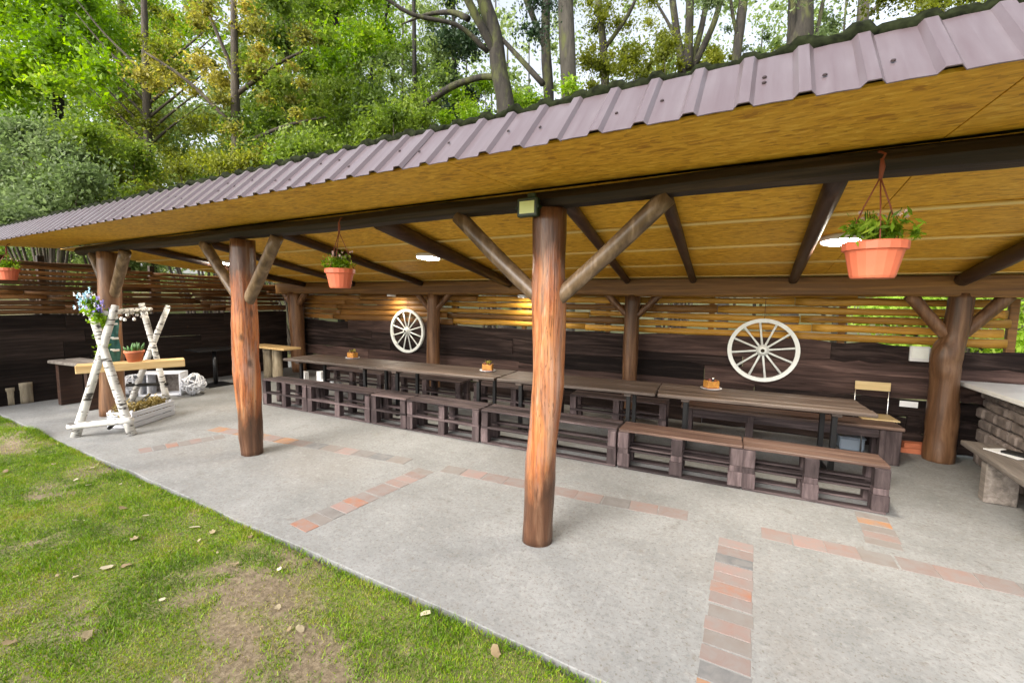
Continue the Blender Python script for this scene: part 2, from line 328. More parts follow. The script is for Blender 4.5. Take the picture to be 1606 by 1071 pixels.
    def build(s, name, m, parent=None, smooth=False, loc=None): return link(name, s.mesh(name, smooth), m, parent, loc)
def link(name, me, m, parent=None, loc=None, rot=None, scale=None):
    if m is not None and not me.materials: me.materials.append(M[m] if isinstance(m, str) else m)
    o = bpy.data.objects.new(name, me); col.objects.link(o)
    if parent is not None: o.parent = parent
    if loc is not None: o.location = loc
    if rot is not None: o.rotation_euler = rot
    if scale is not None: o.scale = scale
    return o
def tag(o, label=None, cat=None, group=None, kind=None):
    for k, v in (('label', label), ('category', cat), ('group', group), ('kind', kind)):
        if v: o[k] = v
    return o
def thing(name, label, cat, loc=(0, 0, 0), rz=0, group=None):
    o = bpy.data.objects.new(name, None); col.objects.link(o); o.location = loc; o.rotation_euler = (0, 0, rz); o.empty_display_size = .2
    return tag(o, label, cat, group)
BOXES = {}
def bx(name, dims, m, parent, loc, rz=0, bev=.004, rot=None):
    key = (tuple(round(x, 3) for x in dims), m, bev)
    if key not in BOXES: BOXES[key] = MB().box((0, 0, 0), dims, 0, bev).mesh(name); BOXES[key].materials.append(M[m])
    o = bpy.data.objects.new(name, BOXES[key]); col.objects.link(o); o.parent = parent; o.location = loc; o.rotation_euler = rot if rot else (0, 0, rz); return o

def wavyboard(L, h, t, axis, seed, wav=.012, nseg=8, half=False):
    """a board from 0 to L along axis (0 X, 1 Y), height h centred on z=0, thickness t; wavy edges"""
    r = np.random.default_rng(seed); mb = MB(); vs = []
    up = np.cumsum(r.normal(0, wav*.6, nseg+1)); up -= np.linspace(up[0], up[-1], nseg+1); up = np.clip(up, -wav, wav)
    lo = np.cumsum(r.normal(0, wav*.6, nseg+1)); lo -= np.linspace(lo[0], lo[-1], nseg+1); lo = np.clip(lo, -wav, wav)
    for i in range(nseg+1):
        x = L*i/nseg; zt = h/2+up[i]; zb = -h/2+lo[i]
        if half: sec = [(t/2, zb), (-t*.15, zb+.004), (-t*.42, zb+h*.22), (-t*.5, zb+h*.5), (-t*.42, zt-h*.22), (-t*.15, zt-.004), (t/2, zt)]
        else: sec = [(t/2, zb), (-t*.3, zb), (-t/2, zb+.008), (-t/2, zt-.008), (-t*.3, zt), (t/2, zt)]
        vs += [(x, y, z) if axis == 0 else (-y, x, z) for y, z in sec]
    k = len(sec); F = [(i*k+j, i*k+(j+1) % k, (i+1)*k+(j+1) % k, (i+1)*k+j) for i in range(nseg) for j in range(k)]
    F += [tuple(range(k))[::-1], tuple(nseg*k+j for j in range(k))]
    F = [q[::-1] for q in F]
    return mb.add(vs, F).mesh('board', half)
def leafcards(C, size, tint, elong=1.6, up=.25):
    n = len(C); C = np.asarray(C); a = rng.normal(size=(n, 3)); a /= np.linalg.norm(a, axis=1)[:, None]; b = rng.normal(size=(n, 3)); b[:, 2] *= (1-up)
    b -= a*(a*b).sum(1)[:, None]; b /= np.linalg.norm(b, axis=1)[:, None]+1e-9; s = size*(.6+.8*rng.random(n)); s = s[:, None]
    nn = np.cross(a, b)*s*.12
    V = np.stack([C-a*s*elong*.5, C+b*s*.42+nn, C+a*s*elong*.5, C-b*s*.42+nn], 1).reshape(-1, 3)
    return V, np.arange(4*n).reshape(n, 4), tint
def clump_points(n, centres, radii, squash=.75, hollow=.35):
    k = len(centres); wts = np.array(radii)**2.2; wts /= wts.sum(); idx = rng.choice(k, n, p=wts); d = rng.normal(size=(n, 3)); d /= np.linalg.norm(d, axis=1)[:, None]
    r = np.abs(rng.normal(.35, .42, n))[:, None]*np.array(radii)[idx][:, None]*1.15; d[:, 2] *= squash
    base = rng.random(k); return np.array(centres)[idx]+d*r, np.clip(base[idx]*.55+.45*rng.random(n)+.0*d[:, 2], 0, 1)

# ------------------------------------------------------------ ground
def fbm(x, y, f, seed, o=4):
    r = np.random.default_rng(seed); out = np.zeros_like(x); a = 1
    for k in range(o):
        for _ in range(3):
            th = r.random()*6.28; ph = r.random()*6.28; ff = f*(.7+.6*r.random()); out += a*np.sin((x*math.cos(th)+y*math.sin(th))*ff*6.28+ph+1.3*np.sin((x*math.sin(th)-y*math.cos(th))*ff*4+ph*2))
        a *= .55; f *= 2.1
    return out/4.0
def hground(x, y):
    x = np.asarray(x, float); y = np.asarray(y, float)
    h = -.026+.012*fbm(x, y, .6, 3, 3)+.012*np.clip((y-1.6)/.35, 0, 1)
    h = np.where((y > 1.95) & (y < 8.4) & (x > -10.9), -.16, h)
    b = np.clip(y-8.6, 0, None); h = h+np.where(b > 0, .02*b+.10*np.clip(b-22, 0, 40)+.15*fbm(x, y, .05, 5, 2)*np.clip(b/6, 0, 1), 0)
    l = np.clip(-12.5-x, 0, None); h = h+.12*np.clip(l, 0, 30)
    hump = .12*np.exp(-((x+8.25)/.45)**2-((y-1.78)/.16)**2); return h+np.where(y < 1.97, hump, 0)
def dirtmask(x, y):
    n = fbm(x, y, .45, 11, 4)+.35*fbm(x, y, 2.0, 12, 2); g = (n+.02)/.75+.5*np.clip(fbm(x, y, 3.2, 14, 3)+.08, 0, 1)-.06
    g = g+1.2*np.exp(-((x+8.6)/.7)**2-((y-1.2)/.5)**2)+.55*np.exp(-((x+3.3)/.45)**2-((y-1.15)/.3)**2)+.5*np.exp(-((x+2.2)/1.1)**2-((y-1.5)/.25)**2)-.5*np.exp(-((x+5.0)/1.3)**2-((y-1.3)/.6)**2)+.30*np.exp(-((x+1.6)/1.2)**2-((y-1.55)/.4)**2)+.25*np.exp(-((x+6.4)/.5)**2-((y-1.55)/.2)**2)
    return np.clip(g, 0, 1)
xs = np.unique(np.concatenate([np.linspace(-160, -12, 45), np.linspace(-12, 2.5, 300), np.linspace(2.5, 140, 40)]))
ys = np.unique(np.concatenate([np.linspace(-60, -1, 16), np.linspace(-1, 2.05, 75), np.linspace(2.05, 9, 10), np.linspace(9, 60, 60), np.linspace(60, 220, 14)]))
X, Y = np.meshgrid(xs, ys); Z = hground(X, Y); nx, ny = len(xs), len(ys)
ii = (np.arange(ny-1)[:, None]*nx+np.arange(nx-1)[None]).ravel(); F = np.stack([ii, ii+1, ii+1+nx, ii+nx], 1)
me = fastmesh('ground', np.stack([X.ravel(), Y.ravel(), Z.ravel()], 1), F, None, True)
a = me.attributes.new('dirt', 'FLOAT', 'POINT'); dm = dirtmask(X, Y); dm = np.where(Y > 8, np.clip(fbm(X, Y, .08, 21, 3)*.8+.15, 0, .7), dm); a.data.foreach_set('value', dm.ravel().astype(np.float32))
tag(link('ground', me, 'ground'), kind='structure')
# grass blades on the lawn
n = 800000; gx = rng.uniform(-10.5, 3.5, n); gy = rng.uniform(-1.2, 2.02, n)
keep = (rng.random(n) > dirtmask(gx, gy)*.93) & ((gy < 1.972+.016*fbm(gx, gx*0, .35, 61, 4)+.012*rng.normal(size=n)+.03*np.clip(fbm(gx, gx*0, 1.3, 62, 3), 0, 1))) 
v = np.stack([gx, gy, np.full(n, .0)], 1)-CAMP; dep = v @ fwd; keep &= (dep > .0) & (np.abs((v @ rgt)/np.maximum(dep, .1)) < 2.6)
gx, gy = gx[keep], gy[keep]; n = len(gx); gz = hground(gx, gy)
tuft = np.clip(fbm(gx, gy, 1.1, 31, 3)+.55, .25, 1.4); edge = np.exp(-((gy-1.93)/.05)**2)*.6; hgt = (.009+.022*rng.random(n)*tuft+.028*edge*rng.random(n)+.05*np.exp(-((gx+8.25)/.35)**2-((gy-1.8)/.14)**2)*rng.random(n))
th = rng.random(n)*6.28; wd = .0022+.002*rng.random(n); lean = hgt*(.3+.9*rng.random(n)); la = rng.random(n)*6.28
b0 = np.stack([gx+np.cos(th)*wd, gy+np.sin(th)*wd, gz-.003], 1); b1 = np.stack([gx-np.cos(th)*wd, gy-np.sin(th)*wd, gz-.003], 1); tp = np.stack([gx+np.cos(la)*lean, gy+np.sin(la)*lean, gz+hgt], 1)
gt = np.clip(.42+.34*fbm(gx, gy, .8, 41, 3)+.2*fbm(gx, gy, 4., 42, 2)+.2*rng.normal(size=n)+.45*(rng.random(n) < .10)+.25*dirtmask(gx, gy), 0, 1)
me = fastmesh('lawn_grass', np.stack([b0, b1, tp], 1).reshape(-1, 3), np.arange(3*n).reshape(n, 3), gt)
tag(link('lawn_grass', me, 'grass'), 'short patchy green grass growing on the lawn', 'grass', kind='stuff')
# fallen leaves
lm = []
for k in range(4):
    r = np.random.default_rng(50+k); mb = MB(); pts = []
    for i in range(9):
        a_ = 2*math.pi*i/9; q = .028*(1+.35*math.cos(a_)+.15*r.normal()); pts.append((q*math.cos(a_)*1.25, q*math.sin(a_)*.8, .006*r.normal()+.006))
    mb.add([(0, 0, .002)]+pts, [(0, 1+i, 1+(i+1) % 9) for i in range(9)]); me = mb.mesh('fallen_leaf', True)
    at = me.attributes.new('tint', 'FLOAT', 'FACE'); at.data.foreach_set('value', np.full(9, .15+.26*k, np.float32)); me.materials.append(M['dry_leaf']); lm.append(me)
fixed = [(10, 742), (85, 730), (145, 738), (228, 812), (190, 800), (210, 848), (118, 908), (165, 893), (195, 890), (333, 837), (265, 868), (308, 830), (392, 848), (370, 890), (470, 988), (670, 970), (780, 1035), (600, 975), (435, 958), (138, 765), (20, 1010), (135, 1005)]
pos = [G(x, y, -.03)[:2] for x, y in fixed]
while len(pos) < 70:
    p = (rng.uniform(-8.8, -.8), rng.uniform(.35, 1.9)); pos.append(p)
for i, p in enumerate(pos):
    s = (.5+.5*rng.random())*(1.15 if i < len(fixed) else .6); o = link('fallen_leaf', lm[i % 4], None, None, (p[0], p[1], float(hground(p[0], p[1]))+.016), (rng.normal()*.25, rng.normal()*.25, rng.random()*6.28), (s, s, s))
    tag(o, 'small dry pale leaf fallen on the patchy lawn', 'leaf', 'dry leaves scattered on the lawn')

# ------------------------------------------------------------ slab with brick strips
mb = MB(); sx = np.linspace(-14, 4.6, 120); vs = []
for x in sx:
    e = 1.972+.016*float(fbm(np.array(x), np.array(0.), .35, 61, 4)); zt = 0.0
    vs += [(x, e+.03, -.3), (x, e, -.05), (x, e, -.004), (x, e+.005, 0), (x, 8.1, 0), (x, 8.1, -.3)]
k = 6; Fs = [(i*k+j, (i+1)*k+j, (i+1)*k+j+1, i*k+j+1) for i in range(len(sx)-1) for j in range(k-1)]
slab = mb.add(vs, Fs).build('concrete_slab', 'concrete'); tag(slab, kind='structure')
def bricks(x0, y0, x1, y1, wdt, pitch, skip=()):
    L = math.hypot(x1-x0, y1-y0); nb = int(L/pitch); ang = math.atan2(y1-y0, x1-x0)
    for i in range(nb):
        if i in skip: continue
        t = (i+.5)*pitch; x = x0+math.cos(ang)*t; y = y0+math.sin(ang)*t
        bx('brick', (pitch-.007, wdt*.96, .05), 'brick', slab, (x+rng.normal()*.004, y+rng.normal()*.004, -.025+.0012+.003*rng.random()), ang+rng.normal()*.012, .002)
bricks(-.03, 2.10, -.03, 3.84, .25, .125)
bricks(-3.13, 2.12, -3.03, 3.72, .24, .125)
bricks(-6.6, 3.25, -3.2, 3.72, .2, .25)
bricks(-2.9, 3.74, -.2, 3.97, .2, .25); bricks(.14, 3.97, 2.6, 4.03, .2, .215)
bricks(.98, 4.2, 1.0, 4.9, .24, .125); bricks(-6.35, 2.3, -6.1, 3.15, .22, .125)

# ------------------------------------------------------------ shelter
shelter = thing('open_shelter', 'long open timber shelter with log posts, board ceiling and mauve metal roof', 'shelter', (0, 0, 0))
XL, XR = -10.75, 3.05; YF, YB = 2.95, 7.0
def zc(y): return 2.645-.103*(y-YF)          # ceiling underside
def post(name, pts, rad, m, jit=.05):
    return MB().tube(pts, rad, 20, jit, True, 7).build(name, m, shelter, True)
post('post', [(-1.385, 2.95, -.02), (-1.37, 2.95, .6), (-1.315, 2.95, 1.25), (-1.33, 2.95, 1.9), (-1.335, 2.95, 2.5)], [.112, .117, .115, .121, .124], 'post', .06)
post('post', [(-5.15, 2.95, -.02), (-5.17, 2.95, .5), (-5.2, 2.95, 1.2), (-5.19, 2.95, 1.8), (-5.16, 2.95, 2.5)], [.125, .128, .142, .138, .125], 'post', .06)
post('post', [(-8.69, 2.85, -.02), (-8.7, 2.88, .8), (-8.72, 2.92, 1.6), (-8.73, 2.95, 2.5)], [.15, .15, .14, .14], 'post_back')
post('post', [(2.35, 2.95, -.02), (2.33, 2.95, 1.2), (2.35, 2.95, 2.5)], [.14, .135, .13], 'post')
for pts, rad in (([(2.035, 7, -.02), (2.03, 7, .35), (2.02, 7, 1.0), (2.0, 7, 1.25), (2.065, 7, 1.5), (2.09, 7, 2.0)], [.15, .145, .135, .15, .115, .12]), ([(-1.7, 7, -.02), (-1.71, 7, 1), (-1.70, 7, 1.98)], .115), ([(-5.7, 7, -.02), (-5.71, 7, 1), (-5.69, 7, 1.98)], .13), ([(-10.02, 7, -.02), (-10.05, 7, 1), (-10.1, 7, 1.98)], .17)):
    post('post', pts, rad, 'post_back')
def brace(x0, z0, x1, z1, y, r, m='brace', dy=0):
    MB().tube([(x0, y+dy, z0), ((x0+x1)/2, y+dy, (z0+z1)/2-.015), (x1, y, z1)], [r, r*.97, r*1.05], 12, .05, True, 4).build('brace', m, shelter, True)
brace(-1.32, 1.80, -2.14, 2.52, 2.95, .060); brace(-1.33, 1.81, -.52, 2.52, 2.95, .062)
brace(-5.18, 1.72, -5.98, 2.5, 2.95, .06); brace(-5.2, 1.70, -4.52, 2.5, 2.95, .066, 'brace', 0)
brace(-8.72, 1.75, -9.3, 2.5, 2.95, .065); brace(-8.72, 1.75, -8.15, 2.5, 2.95, .07)
brace(2.3, 1.85, 1.6, 2.5, 2.95, .065)
for xp, s in ((2.05, .07), (-1.7, .055), (-5.7, .055), (-10.1, .08)):
    brace(xp-.05, 1.5 if xp > 0 else 1.62, xp-.42, 1.98, 7.0, s, 'post_back'); brace(xp+.05, 1.5 if xp > 0 else 1.62, xp+.42, 1.98, 7.0, s, 'post_back')
# beams
bxs = np.linspace(-9.85, 3.0, 26)
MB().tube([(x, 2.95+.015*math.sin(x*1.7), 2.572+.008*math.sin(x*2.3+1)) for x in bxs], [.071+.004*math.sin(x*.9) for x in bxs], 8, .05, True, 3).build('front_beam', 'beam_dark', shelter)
bxs = np.linspace(-10.7, 3.0, 26)
mb = MB(); vs = []
for x in bxs:
    q = .012*math.sin(x*1.3); vs += [(x, 6.90, 1.955+q), (x, 6.885, 1.975+q), (x, 6.885, 2.195), (x, 6.90, 2.208), (x, 7.1, 2.20), (x, 7.1, 1.955+q)]
Fb = [(i*6+j, i*6+(j+1) % 6, (i+1)*6+(j+1) % 6, (i+1)*6+j) for i in range(25) for j in range(6)]+[tuple(range(6))[::-1], tuple(25*6+j for j in range(6))]
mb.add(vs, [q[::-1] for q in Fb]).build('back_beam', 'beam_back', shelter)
def rafter(x0, x1, r=.052, rnd=True, z0=2.555, z1=2.205):
    pts = [(x0+(x1-x0)*t, 2.98+(6.95-2.98)*t, zc(2.98+(6.95-2.98)*t)-r*.98-.012) for t in np.linspace(0, 1, 7)]
    MB().tube(pts, r, 10 if rnd else 4, .05 if rnd else 0, True, 2).build('rafter', 'rafter', shelter, rnd)
for x0, x1, r in ((.36, .42, .058), (-.56, -.82, .048), (-1.24, -1.78, .05), (-3.06, -3.9, .075), (-4.62, -5.95, .055), (-6.3, -7.9, .055), (-8.0, -9.6, .06), (1.75, 2.05, .075)):
    rafter(x0, x1, r)
# roof
roof = MB().add([(XL, 2.36, 2.90), (XR, 2.36, 2.90), (XR, 7.75, 2.42), (XL, 7.75, 2.42), (XL, 2.36, 2.87), (XR, 2.36, 2.87), (XR, 7.75, 2.39), (XL, 7.75, 2.39)],
    [(0, 1, 2, 3), (7, 6, 5, 4), (0, 4, 5, 1), (1, 5, 6, 2), (2, 6, 7, 3), (3, 7, 4, 0)]).build('roof', 'sheet', shelter)
def sheet_profile():
    # one sheet: five ribs at 0.2 m
    p = []
    for i in range(5):
        x = i*.2; p += [(x, 0), (x+.125, 0), (x+.145, .024), (x+.18, .024)]
        p[-4:] = [(x+.0, 0), (x+.06, .002), (x+.128, 0), (x+.146, .02), (x+.184, .02)]
    p.append((1.0, 0)); return p
pr = sheet_profile()
A0 = np.array([0, 2.0, 2.60]); A1 = np.array([0, 2.30, 2.905]); nrm = np.array([0, -(A1-A0)[2], (A1-A0)[1]]); nrm /= np.linalg.norm(nrm)
vs = []
for u, hh in pr:
    for q, e in ((A0, 0), (A1, 0)):
        vs.append(np.array([u, 0, 0])+q+nrm*(hh+.012))
np_ = len(pr); F1 = [(2*i, 2*i+2, 2*i+3, 2*i+1) for i in range(np_-1)]
vs2 = [np.array(v)-nrm*.004 for v in vs]; F2 = [tuple(j+2*np_ for j in q[::-1]) for q in F1]; F3 = [(2*i, 2*np_+2*i, 2*np_+2*i+2, 2*i+2) for i in range(np_-1)]
sheetmesh = MB().add(vs+vs2, F1+F2+F3).mesh('metal_sheet')
screwmesh = None
for i in range(14):
    x = XL-.1+i; o = link('metal_sheet', sheetmesh, 'sheet', roof, (x, rng.normal()*.0012, rng.normal()*.0012-(.002 if i % 2 else 0)))
    for k in range(4):
        q = A0+(A1-A0)*(.3+.4*rng.random())+nrm*.016; ss = MB().lathe([(0, .006), (.007, .005), (.009, 0)], (0, 0, 0), 8) if screwmesh is None else None
        if screwmesh is None: screwmesh = ss.mesh('screw'); screwmesh.materials.append(M['screw'])
        so = bpy.data.objects.new('screw', screwmesh); col.objects.link(so); so.parent = roof; so.location = (x+.2*random.choice([0, 1, 2, 3, 4])+.03, q[1], q[2]); so.rotation_euler = (R(45), 0, 0)
# mossy ridge roll that follows the ribs
pts = []; rr = []
for x in np.arange(XL-.1, XR+.15, .025):
    ph = ((x-(XL-.1)) % .2); rise = .02 if .13 < ph < .19 else 0.0
    pts.append((x, 2.325, 2.928+rise+.006*math.sin(x*7.3)+.004*math.sin(x*23))); rr.append(.031+.005*math.sin(x*5.1)+.003*rng.normal())
MB().tube(pts, rr, 8, .16, True).build('moss_cap', 'moss', roof, True)
# soffit and ceiling boards
rows = [(2.02, 2.925, None)]+[(a, b, 1) for a, b in ((2.975, 4.08), (4.08, 5.02), (5.02, 5.97), (5.97, 6.90), (6.94, 7.74))]
xe = np.arange(XL, XR+.01, (XR-XL)/6)
for (y0, y1, c) in rows:
    for i in range(6):
        if c is None: za, zb = 2.612, 2.655
        else: za, zb = zc(y0), zc(y1)
        ang = math.atan2(zb-za, y1-y0); Lx = (XR-XL)/6-.006; Ly = math.hypot(y1-y0, zb-za)-.004
        bx('ceiling_board', (Lx, Ly, .014), 'osb', roof, ((xe[i]+xe[i+1])/2, (y0+y1)/2, (za+zb)/2+.008), 0, .001, (ang, 0, 0))
for y in (4.08, 5.02, 5.97, 6.88):
    for i in range(4):
        L = (XR-XL)/4; bx('batten', (L-.004, .062 if y < 6.5 else .03, .014), 'batten', roof, (XL+L*(i+.5), y, zc(y)-.0085), 0, .002, (-.103, 0, 0))

# ------------------------------------------------------------ walls
wall = thing('back_wall', 'long dark board wall with golden slats above, behind the tables', 'wall', (0, 7.3, 0))
bms = [wavyboard(3.0, .222, .05, 0, s, .026, 12) for s in range(5)]
for me in bms: me.materials.append(M['dark_board'])
bms2 = [m.copy() for m in bms]
for me in bms2: me.materials[0] = M['purple_board']
XW0, XW1 = -10.75, 2.78
zr = [.10, .33, .555, .78, 1.0, 1.215]
for r_, z in enumerate(zr):
    x = XW0-rng.random()*1.2
    while x < XW1-.05:
        L = 2.6+rng.random()*1.6; x0 = max(x, XW0); x1 = min(x+L, XW1+(.12*rng.random() if r_ in (2, 4) else 0))
        if x1-x0 < .4: x1 = x0+.4
        pur = (r_ == 4 and x0 > -2.6) or (r_ == 3 and x0 > -4 and rng.random() < .7) or (r_ == 2 and rng.random() < .5) or rng.random() < .1
        link('board', (bms2 if pur else bms)[rng.integers(5)], None, wall, (x0+.003, rng.normal()*.012, z+rng.normal()*.008), (rng.normal()*.05, rng.normal()*.006, 0), ((x1-x0-.006)/3.0, 1, 1.04+.10*rng.random())); x += L
for x in np.arange(-10.3, 2.9, 1.62): bx('wall_stud', (.08, .07, 1.95), 'slat_dark', wall, (x, .082, .975), 0, .004)
sms = [wavyboard(3.0, .110, .05, 0, 20+s, .011, 11, True) for s in range(5)]
for me in sms: me.materials.append(M['slat_gold'])
sms2 = [m.copy() for m in sms]
for me in sms2: me.materials[0] = M['slat_dark']
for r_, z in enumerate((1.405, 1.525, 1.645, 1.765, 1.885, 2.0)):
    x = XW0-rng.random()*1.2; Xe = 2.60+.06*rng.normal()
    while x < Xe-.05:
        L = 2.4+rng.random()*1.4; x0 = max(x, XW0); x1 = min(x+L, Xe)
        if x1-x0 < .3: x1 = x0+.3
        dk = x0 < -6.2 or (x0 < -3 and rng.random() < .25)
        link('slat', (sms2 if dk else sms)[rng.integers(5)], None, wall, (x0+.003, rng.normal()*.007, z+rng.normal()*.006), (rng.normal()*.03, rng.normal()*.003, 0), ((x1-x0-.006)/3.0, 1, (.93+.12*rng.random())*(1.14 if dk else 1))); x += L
ewall = thing('end_wall', 'near black board wall with open dark slats on top, closing the end behind the birch frame', 'wall', (-10.82, 0, 0))
ebm = [wavyboard(2.5, .265, .05, 1, 40+s, .012) for s in range(4)]
for me in ebm: me.materials.append(M['end_board'])
for r_, z in enumerate((.115, .37, .625, .88, 1.135, 1.36)):
    y = 1.0-rng.random()
    while y < 7.2:
        L = 2.0+rng.random()*1.2; y0 = max(y, .6); y1 = min(y+L, 7.22)
        if y1-y0 > .2: link('board', ebm[rng.integers(4)], None, ewall, (rng.normal()*.006, y0+.003, z), (rng.normal()*.004, 0, 0), (1, (y1-y0-.006)/2.5, 1.0)); 
        y += L
esm = [wavyboard(2.5, .07, .04, 1, 60+s, .009, 8, True) for s in range(4)]
for me in esm: me.materials.append(M['slat_end'])
for r_, z in enumerate(np.arange(1.555, 2.47, .083)):
    y = .7-rng.random()
    while y < 7.2:
        L = 1.6+rng.random()*1.2; y0 = max(y, .6); y1 = min(y+L, 7.22)
        if y1-y0 > .2 and z < zc(max(y1, 2.9))-.0: link('slat', esm[rng.integers(4)], None, ewall, (rng.normal()*.007, y0+.003, z+rng.normal()*.006), (rng.normal()*.003, rng.normal()*.05, 0), (1, (y1-y0-.006)/2.5, 1.0+.16*rng.random()))
        y += L
for y in (1.2, 2.75, 4.35, 5.9): bx('wall_stud', (.09, .09, 2.52 if y < 3 else zc(y)-.04), 'beam_dark', ewall, (-.078, y, (2.52 if y < 3 else zc(y)-.04)/2), 0, .004)

# ------------------------------------------------------------ pallet benches
def pallet_bench(L, loc, rz, label, group, style=0, H=.445, D=.36):
    t = thing('pallet_bench', label, 'bench', loc, rz, group)
    cols = [-L/2+.05, 0, L/2-.05] if L > .8 else [-L/2+.05, L/2-.05]
    cw = .10 if style == 0 else .125; y0, y1 = .05, D-.05; zm = .205
    for y in (y0, y1):
        bx('board', (L, .095, .022), 'pallet', t, (0, y, .011))
        yy = y if style == 0 else (y+.05 if y == y0 else y-.04)
        if style == 0: bx('board', (L, .095, .03), 'pallet', t, (0, y, zm+.01), 0, .004, (rng.normal()*.01, 0, 0))
        else:
            for zz in (.185, .222): bx('board', (L-.03, .08, .02), 'pallet', t, (0, yy+.02, zz), 0, .004)
        for x in cols:
            hs = (zm-.005-.022) if style == 0 else .15
            bx('block', (cw*1.05, .10, round(hs, 3)), 'pallet_block', t, (x+rng.normal()*.003, y+.0, .022+hs/2), rng.normal()*.02, .006)
            z2 = zm+.025 if style == 0 else .022+hs; hs2 = H-.04-z2
            if style == 1:
                bx('block', (cw*.9, .104, .06), 'pallet_block', t, (x, y, z2+.03), rng.normal()*.01, .005); z2 += .06; hs2 -= .06
            bx('block', (cw*.92, .10, round(hs2, 3)), 'pallet_block', t, (x+rng.normal()*.003, y, z2+hs2/2), rng.normal()*.02, .006)
    if style == 0:
        for k in range(3): bx('top_plank', (L, .108, .022), 'pallet', t, (0, .055+k*.125, H-.011+rng.normal()*.002), 0, .004)
        for x in cols: bx('cross_board', (cw, D, .018), 'pallet', t, (x, D/2, H-.031), 0, .003)
    else:
        bx('top_plank', (L+.006, D/2-.004, .03), 'bench_plank', t, (0, D*.25, H-.015), 0, .006); bx('top_plank', (L, D/2-.004, .03), 'bench_plank', t, (0, D*.75, H-.017), 0, .006)
        for x in cols: bx('cross_board', (cw*.9, D-.02, .012), 'pallet', t, (x, D/2, H-.036), 0, .003)
    return t
ends = [(1.115, -.02), (-.03, -1.255), (-1.275, -3.03), (-3.06, -4.24), (-4.26, -4.91), (-4.94, -6.28), (-6.30, -7.40)]
labels = ['dark pallet bench at the open end of the front row, nearest the right counter', 'dark pallet bench second in the front row from the counter end', 'long pallet bench half hidden behind the varnished middle log post',
          'dark stacked pallet bench in front row, just past the long one behind the middle post', 'short two-column pallet bench in the front row', 'dark pallet bench beyond the short two-column one in the front row', 'dark pallet bench at the far end of the front row beside the orange post']
for i, (a, b) in enumerate(ends):
    xm = (a+b)/2; ym = 4.87+(xm-1.12)*.049; pallet_bench(round(a-b, 2), (xm, ym+.0, 0.001), .049, labels[i], 'pallet benches in front of the tables', 1 if i < 2 else 0)
rl = [('dark pallet bench behind the tables, under the near wagon wheel', -.95, 1.4), ('dark pallet bench behind the tables between wheel and far post', -2.6, 1.5), ('dark pallet bench behind the tables in deep shade, third of its row', -4.35, 1.5), ('dark pallet bench at the far end behind the tables', -6.1, 1.5)]
def yrear(x): return 6.45+(x-1.5)*.068
for lb, xc, L in rl: pallet_bench(L, (xc-.75, yrear(xc-.75), .001), .068, lb, 'pallet benches behind the tables', 0)
# rear bench of one long board on supports
t = thing('plank_bench', 'brown plank bench on pallet stack supports behind the table end', 'bench', (.38, yrear(.38), .001), .068)
bx('seat', (2.4, .2, .04), 'bench_plank', t, (0, .1, .43), 0, .006); bx('seat', (2.38, .19, .04), 'bench_plank', t, (0, .30, .428), 0, .006)
bx('apron', (2.25, .03, .11), 'pallet', t, (-.03, .06, .352), 0, .004)
for x, wd in ((1.08, .2), (-.35, .07), (-1.1, .1)):
    bx('support', (wd, .1, .405), 'pallet_block', t, (x, .08+(.0 if x < 1 else -.02), .203), 0, .006); bx('support', (wd, .1, .405), 'pallet_block', t, (x, .32, .203), 0, .006)

# ------------------------------------------------------------ tables
def table(loc, rz, label, L=2.1, D=.76, H=.77):
    t = thing('long_table', label, 'table', loc, rz, 'plank tables standing end to end')
    pw = D/4
    for k in range(4): bx('plank', (L, pw-.005, .04), 'table_plank', t, (rng.normal()*.008, pw*(k+.5), H-.02+rng.normal()*.0015), 0, .005)
    for x in (-L/2+.32, L/2-.32):
        bx('cleat', (.09, D-.06, .035), 'table_plank', t, (x, D/2, H-.058), 0, .004)
        for y in (.12, D-.12): bx('leg', (.05, .05, H-.0755), 'black_metal', t, (x, y, (H-.0755)/2), 0, .003)
        bx('foot_bar', (.05, D-.295, .04), 'black_metal', t, (x, D/2, .03), 0, .003)
    return t
tang = .084
for i, lb in enumerate(['weathered plank table at the open end, nearest the stone counter', 'weathered plank table standing behind the middle log post', 'weathered plank table carrying the caddy beside the far wagon wheel post', 'weathered plank table at the far end near the log-legged side table']):
    xm = 1.13-1.055-i*2.115; table((xm, 5.5+(xm-1.13)*tang, .001), tang, lb)
